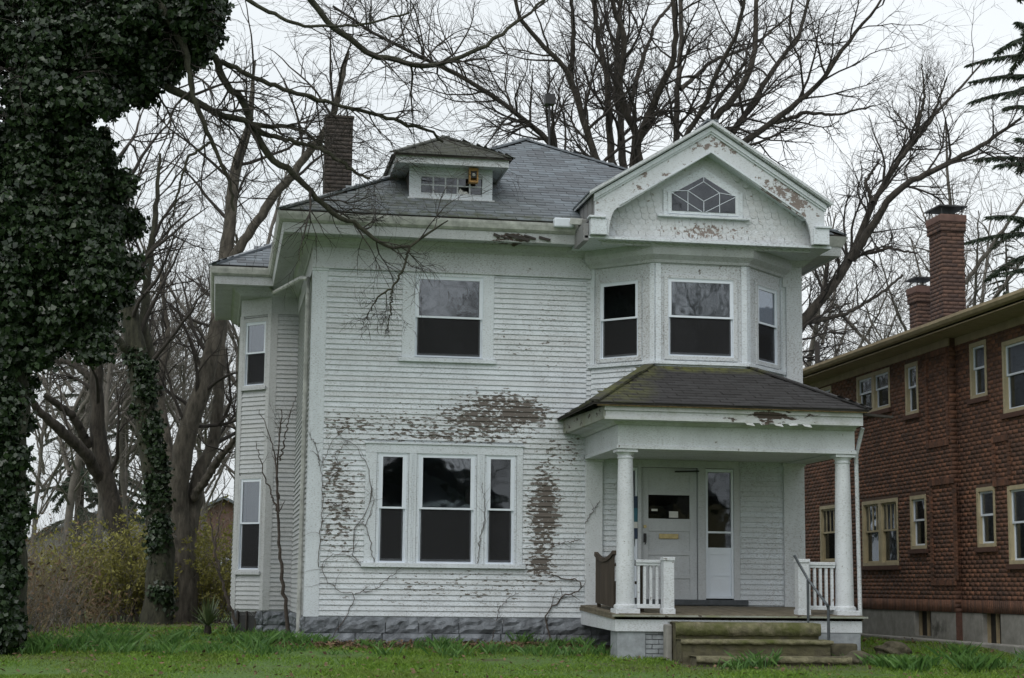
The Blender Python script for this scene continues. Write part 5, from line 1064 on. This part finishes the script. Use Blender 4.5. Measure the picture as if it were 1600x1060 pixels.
conifer(185, 46, 13, 'far conifer behind the ivy-clad trunk', 8, .45, .28, .8, .25)
# --- shrubs, saplings, vines
def ccopy(src, x, y, s, rot, lb):
    o = src.copy(); COL.objects.link(o); o.location = (x, y, gz(x, y)); o.scale = (s, s, s); o.rotation_euler = (0, 0, rot); o['label'] = lb; o['group'] = 'conifers across the street'
    for c in src.children:
        cc = c.copy(); COL.objects.link(cc); cc.parent = o
    return o
for i, (x, y, s, lb) in enumerate(((6, -62, .55, 'dark conifer across the street mirrored in the downstairs middle sash'), (14, -66, .6, 'dark conifer across the street mirrored beside the porch'), (0, -64, .5, 'low conifer across the street mirrored in the left sash'), (21, -62, .5, 'conifer across the street mirrored in the door glass'), (10, -70, .7, 'tall conifer across the street mirrored low in the glass'))): ccopy(bpy.data.objects['conifer'], x, y, s, i * 1.3, lb)
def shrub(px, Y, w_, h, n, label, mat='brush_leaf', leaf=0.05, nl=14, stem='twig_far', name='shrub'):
    q = onY(px, 930, Y); root = thing(name, label, 'shrub', (q[0], Y, 0), 'thicket shrubs')
    p0 = np.stack([q[0] + RNG.normal(0, w_ * .35, n), Y + RNG.normal(0, w_ * .3, n), np.zeros(n) - .05], 1); d = np.stack([RNG.normal(0, .35, n), RNG.normal(0, .3, n), np.ones(n)], 1)
    P, Rr = grow(p0, d, h * RNG.uniform(.5, 1.1, n), np.full(n, .01), 9, .12, -.03); parts = [tubes(P, Rr, 3)]
    p, d, L, r = spawn(P, Rr, 4, (.2, .6, 1.0), (.4, 1.0), .2, .7, .004); P2, R2 = grow(p, d, L, r, 6, .2, .0); parts.append(tubes(P2, R2, 3))
    np_obj('stems', *join(parts), stem, root)
    if nl:
        pts = P2.reshape(-1, 3); i = RNG.integers(0, len(pts), n * nl); c = pts[i] + RNG.normal(0, .03, (n * nl, 3)); a = RNG.normal(0, 1, (n * nl, 3)); a /= np.linalg.norm(a, axis=1, keepdims=True); b = np.cross(a, RNG.normal(0, 1, (n * nl, 3))); b /= np.linalg.norm(b, axis=1, keepdims=True); s = leaf * RNG.uniform(.6, 1.3, (n * nl, 1))
        V = np.stack([c - a * s, c + b * s * .45, c + a * s, c - b * s * .45], 1).reshape(-1, 3); np_obj('leaves', V, np.arange(len(V)).reshape(-1, 4), mat, root, kind='stuff')
    return root
for a in ((215, 13, 1.0, 2.2, 70, 'yellow-green budding shrub just left of the ivy-clad trunk'), (290, 15, 1.1, 2.4, 80, 'yellow-green budding shrub between the two trunks'), (335, 13.5, .9, 2.2, 60, 'budding shrub beside the wing foundation'), (180, 17, 1.2, 2.4, 70, 'budding shrub under the dark leaning tree'), (120, 12, 1.2, 1.8, 70, 'brushy shrub at left behind the lawn edge')): shrub(*a, nl=80)
for a in ((70, 8, 1.1, 1.6, 55, 'tangle of bare brown stems right of the ivy tree'), (25, 3, 1.0, 1.5, 80, 'brown bramble tangle at the foot of the ivy tree'), (240, 20, 2.0, 2.8, 110, 'grey brush behind the ivy-clad trunk'), (110, 24, 2.2, 3.6, 130, 'tall grey brush beyond the dark leaning tree'), (330, 24, 2.0, 3.4, 110, 'tall grey brush left of the wing'), (170, 30, 2.5, 3.8, 130, 'far grey brush between the left trunks'), (60, 18, 2.0, 2.8, 90, 'tall bare brush far left')): shrub(*a, nl=3, mat='dead_leaf', name='bramble')
for a in ((55, 5, .9, 1.7, 60, 'pale dead stems standing right of the ivy tree foot'), (140, 11, 1.0, 1.0, 40, 'pale dead weeds in front of the dark leaning tree'), (10, -.5, .7, 1.6, 50, 'tan dead vine stems against the ivy tree')): shrub(*a, nl=6, mat='dead_leaf', name='dead_weeds', stem='straw')
def sapling(pts, Y, r0, label, k=(7, 3, 0)):
    bare_tree('sapling', label, [(pl(pts[0], Y), rp(Y, *r0))] + [(pl(p, Y, Y + .2), rp(Y, 1.6, 1.0, .5)) for p in pts[1:]], k=k, lens=((.1, .25, .5), (.3, .6, .3), (.3, .6, .2)), mats=('vine', 'vine'), rmin=.003, tmin=.4, sides=6)
sapling([[(452, 1005), (440, 900), (436, 820), (432, 730), (440, 640)], [(434, 800), (412, 740), (400, 690)], [(436, 780), (428, 700), (405, 640)], [(438, 720), (450, 660), (462, 620)]], 3.6, (3.6, 3, 2.4, 1.6, .8), 'thin bare sapling in front of the wing wall')
sapling([[(372, 985), (350, 920), (335, 860), (328, 800)], [(335, 860), (345, 800), (352, 740)]], 4.2, (3, 2.4, 1.6, .8), 'slanting bare sapling beside the yucca')
yu = thing('yucca', 'spiky green yucca on the side lawn by the wing', 'plant', tuple(onY(325, 972, 3.6) * np.array((1, 1, 0))), None); q = onY(325, 972, 3.6)
V = []; Q = []
for i in range(70):
    a = random.uniform(0, 6.28); e = random.uniform(.15, 1.45); l_ = random.uniform(.4, .62); k = len(V); dx, dy, dz = math.cos(a) * math.cos(e), math.sin(a) * math.cos(e), math.sin(e); sx, sy = -math.sin(a) * .018, math.cos(a) * .018; b = np.array((q[0], 3.6, .14))
    for t_, w_ in ((0, .6), (.5, 1.0), (1, .05)):
        c = b + np.array((dx, dy, dz)) * l_ * t_ - np.array((0, 0, .12 * t_ * t_ * (1.5 - e))); V += [c - np.array((sx, sy, 0)) * w_, c + np.array((sx, sy, 0)) * w_]
    Q += [(k, k + 1, k + 3, k + 2), (k + 2, k + 3, k + 5, k + 4)]
np_obj('leaf_rosette', V, Q, 'yucca', yu, kind='stuff'); MB().lathe(q[0], 3.6, [(.06, -.05), (.07, .05), (.05, .16)], 8).obj('stem', 'bark', yu)
def Z7(x, y): return (460 + x / 2.65, 660 + y / 2.65)
vp = [[(150, 905), (240, 760), (250, 700), (190, 710), (130, 650), (105, 600), (150, 550), (230, 545), (270, 590)], [(280, 600), (240, 540), (250, 430), (300, 370), (320, 300), (300, 180), (260, 100), (190, 60)], [(330, 590), (310, 470), (300, 420), (330, 330), (310, 230)], [(100, 600), (110, 420), (120, 280), (110, 180), (150, 80), (220, 20)], [(250, 712), (340, 690), (420, 620), (440, 605)], [(1058, 915), (1042, 800), (1060, 770), (1120, 715), (1190, 695), (1190, 655), (1110, 645), (1065, 630)], [(755, 600), (765, 500), (790, 400), (780, 250)], [(1190, 490), (1110, 500), (1060, 520)], [(1205, 420), (1240, 360), (1265, 325)], [(820, 900), (850, 770), (900, 715), (930, 710)], [(105, 180), (90, 100), (60, 40)], [(120, 270), (180, 200), (170, 130), (230, 70)], [(230, 400), (190, 340), (130, 330)]]
wv = thing('wall_vine', 'leafless vine stems creeping over the front clapboards', 'vine', (1, -.04, 0))
Pv, Rv = [], []
for i, v in enumerate(vp):
    big = i == 5; a, b = resample([tuple(onY(*Z7(x, y), -.05 if not (1190 <= x) else -.09)) for x, y in v], [.013, .011, .008] if big else [.006, .005, .003], 30, .012); a[:, 1] = np.minimum(a[:, 1], -.035); Pv.append(a); Rv.append(b)
Pv, Rv = np.array(Pv), np.array(Rv); [np_obj('stem', *tubes(Pv[i:i + 1], Rv[i:i + 1], 5), 'vine', wv) for i in range(len(Pv))]
p, d, L, r = spawn(Pv, Rv, 7, (.08, .25, .4), (.5, 1.1), .1, .7, .0022); d[:, 1] *= .1; P1, R1 = grow(p, d, L, r, 7, .2, 0); P1[:, :, 1] = np.clip(P1[:, :, 1], -.08, -.04); np_obj('tendrils', *tubes(P1, R1, 3), 'vine', wv, kind='stuff')

# ================================================================== FAR HOUSES between the trunks
def far_house(px, Y, wd, h, wallm, label, rh=2.2, cat='house', x=None):
    x = onY(px, 915, Y)[0] if x is None else x; root = thing('distant_house', label, cat, (x, Y, 0), 'far houses')
    MB().box(x - wd / 2, x + wd / 2, Y, Y + 8, -.2, h).prism(Fr(0, Y + .01, 0), [(x - wd / 2, h), (x + wd / 2, h), (x, h + rh)], -.2, 0).obj('wall', wallm, root)
    MB().slab([(x - wd / 2 - .4, Y - .4, h), (x, Y - .4, h + rh + .1), (x, Y + 8.4, h + rh + .1), (x - wd / 2 - .4, Y + 8.4, h)], .15).slab([(x + wd / 2 + .4, Y - .4, h), (x, Y - .4, h + rh + .1), (x, Y + 8.4, h + rh + .1), (x + wd / 2 + .4, Y + 8.4, h)], .15).obj('roof', 'roof_shingle', root)
    for k in (-.28, .05, .3):
        wq = MB().box(x + wd * k - .5, x + wd * k + .5, Y - .04, Y + .02, .9, 2.2).obj('window', 'vinyl', root); MB().box(x + wd * k - .42, x + wd * k + .42, Y - .06, Y - .041, .98, 2.12).obj('pane', 'glass_dark', wq)
far_house(345, 62, 9, 3.0, 'clay', 'far brick bungalow with grey roof seen left of the wing')
far_house(170, 75, 10, 3.0, 'concrete', 'far pale house seen low between the left trunks')
far_house(290, 90, 9, 3.2, 'vinyl', 'far white house behind the twin-stemmed tree')

far_house(0, -72, 9, 5.2, 'vinyl', 'white house across the street mirrored in the downstairs windows', 3.2, x=9)
far_house(0, -74, 9, 5.4, 'tan_soffit', 'tan house across the street mirrored in the door glass', 3.2, x=22)
far_house(0, -73, 8, 5.2, 'concrete', 'grey house across the street mirrored in the left sash', 3.0, x=-3)
# ================================================================== GRASS AND LITTER
def ok_spot(x, y):
    m = ((x > -.05) & (x < 8.05) & (y > -.08)) | ((x > -1.1) & (x < 8) & (y > 5)) | ((x > 4.3) & (x < 8.1) & (y > -2.45)) | ((x > 5.1) & (x < 7.6) & (y > -3.5) & (y < -2)) | (x > 10.85)
    return ~m
def blades(name, n, x0, x1, y0, y1, h0, h1, wd, mat, label, dens=None, clump=0):
    x, y = RNG.uniform(x0, x1, n), RNG.uniform(y0, y1, n)
    if clump:
        cx_, cy_ = RNG.uniform(x0, x1, clump), RNG.uniform(y0, y1, clump); i = RNG.integers(0, clump, n); x, y = cx_[i] + RNG.normal(0, .10, n), cy_[i] + RNG.normal(0, .08, n)
    m = ok_spot(x, y)
    if dens is not None: m &= RNG.uniform(0, 1, n) < dens(x, y)
    x, y = x[m], y[m]; n = len(x); z = np.array([gz(a, b) for a, b in zip(x, y)]) - .02
    h = RNG.uniform(h0, h1, n) * (0.75 + .35 * np.sin(x * 1.7 + y) * np.sin(y * 2.1 - x * .6)); a = RNG.uniform(0, 6.28, n); l_ = RNG.normal(0, .55, (n, 2)) * h[:, None]
    w_ = wd * RNG.uniform(.7, 1.3, n); dx, dy = np.cos(a) * w_, np.sin(a) * w_
    V = np.stack([np.stack([x - dx, y - dy, z], 1), np.stack([x + dx, y + dy, z], 1), np.stack([x + dx * .7 + l_[:, 0] * .4, y + dy * .7 + l_[:, 1] * .4, z + h * .6], 1), np.stack([x + l_[:, 0], y + l_[:, 1], z + h], 1)], 1).reshape(-1, 3)
    o = np_obj(name, V, np.arange(4 * n).reshape(n, 4), mat, None, kind='stuff'); tag(o, label, 'grass'); return o
nz_ = lambda x, y: .55 + .45 * np.sin(x * .9 + 1.3 * np.sin(y * .7)) * np.sin(y * 1.1 + x * .3)
blades('lawn_grass', 230000, -9, 14, -9, -.1, .03, .075, .006, 'grass', 'short bright green lawn in front of the house', lambda x, y: np.clip(nz_(x, y) + .35, .25, 1) * np.where(y > -.9, .45, 1) * np.where((x > 5) & (x < 7.7) & (y > -4.2), .25, 1))
blades('rough_grass', 90000, -9, 11, -.1, 13, .03, .09, .007, 'grass', 'rough green side lawn left and right of the house', lambda x, y: np.clip(nz_(x, y) + .25, .15, 1) * np.where(y > 9, .4, 1))
blades('tall_grass', 4800, -7, 4.6, -2.4, -.12, .10, .27, .007, 'tall_grass', 'taller dark green tufts along the foundation', None, 130)
blades('tall_grass', 3000, -8, -.2, -2.6, 6, .10, .24, .008, 'tall_grass', 'dark green tufts on the left side lawn', None, 90)
blades('tall_grass', 1500, 5.6, 12, -4.2, -2.6, .14, .3, .008, 'tall_grass', 'sparse green tufts around the foot of the steps', None, 24)
n = 9000; x = np.concatenate([RNG.uniform(-.5, 8.5, n // 2), RNG.uniform(-9, 12, n // 2)]); y = np.concatenate([RNG.normal(-.55, .35, n // 2), RNG.uniform(-6, 12, n // 2)]); m = ok_spot(x, y); x, y = x[m], y[m]; n = len(x)
c = np.stack([x, y, np.array([gz(a, b) for a, b in zip(x, y)]) + RNG.uniform(.005, .05, n)], 1); a = RNG.normal(0, 1, (n, 3)); a[:, 2] *= .35; a /= np.linalg.norm(a, axis=1, keepdims=True); b = np.cross(a, RNG.normal(0, .4, (n, 3)) + np.array((0, 0, 1))); b /= np.linalg.norm(b, axis=1, keepdims=True); s = RNG.uniform(.02, .045, (n, 1))
o = np_obj('leaf_litter', np.stack([c - a * s, c + b * s * .6, c + a * s, c - b * s * .6], 1).reshape(-1, 3), np.arange(4 * n).reshape(n, 4), 'dead_leaf', None, kind='stuff'); tag(o, 'scattered brown dead leaves along the foundation and lawn', 'leaves')

for i, (px, py, ln, a, lb) in enumerate(((110, 1030, .9, .3, 'fallen twig in the grass below the ivy tree'), (190, 1018, .7, -.2, 'fallen twig on the left lawn below the yucca'), (430, 1022, .5, .5, 'fallen twig on the lawn near the downspout'), (700, 1030, .4, -.4, 'fallen twig on the lawn below the triple window'))):
    v = ray(px, py); Y = -2.0
    for _ in range(12): Y = CAM[1] + v[1] * ((gz(0, Y) + .05 - CAM[2]) / v[2])
    p = onY(px, py, Y); z = gz(p[0], Y) + .05; pts = [(p[0] + math.cos(a) * ln * (k / 5 - .5) + random.uniform(-.02, .02), Y + math.sin(a) * ln * (k / 5 - .5) + random.uniform(-.02, .02), z + random.uniform(0, .02)) for k in range(6)]
    t_ = thing('fallen_twig', lb, 'twig', (p[0], Y, z), 'fallen twigs'); MB().tube(pts, [.011, .01, .009, .008, .006, .004], 6).obj('stem', 'straw', t_); MB().tube([pts[2], (pts[3][0] + .05, pts[3][1] + .12, z + .05), (pts[4][0] + .05, pts[4][1] + .2, z + .06)], [.006, .005, .003], 5).obj('side_shoot', 'straw', t_)
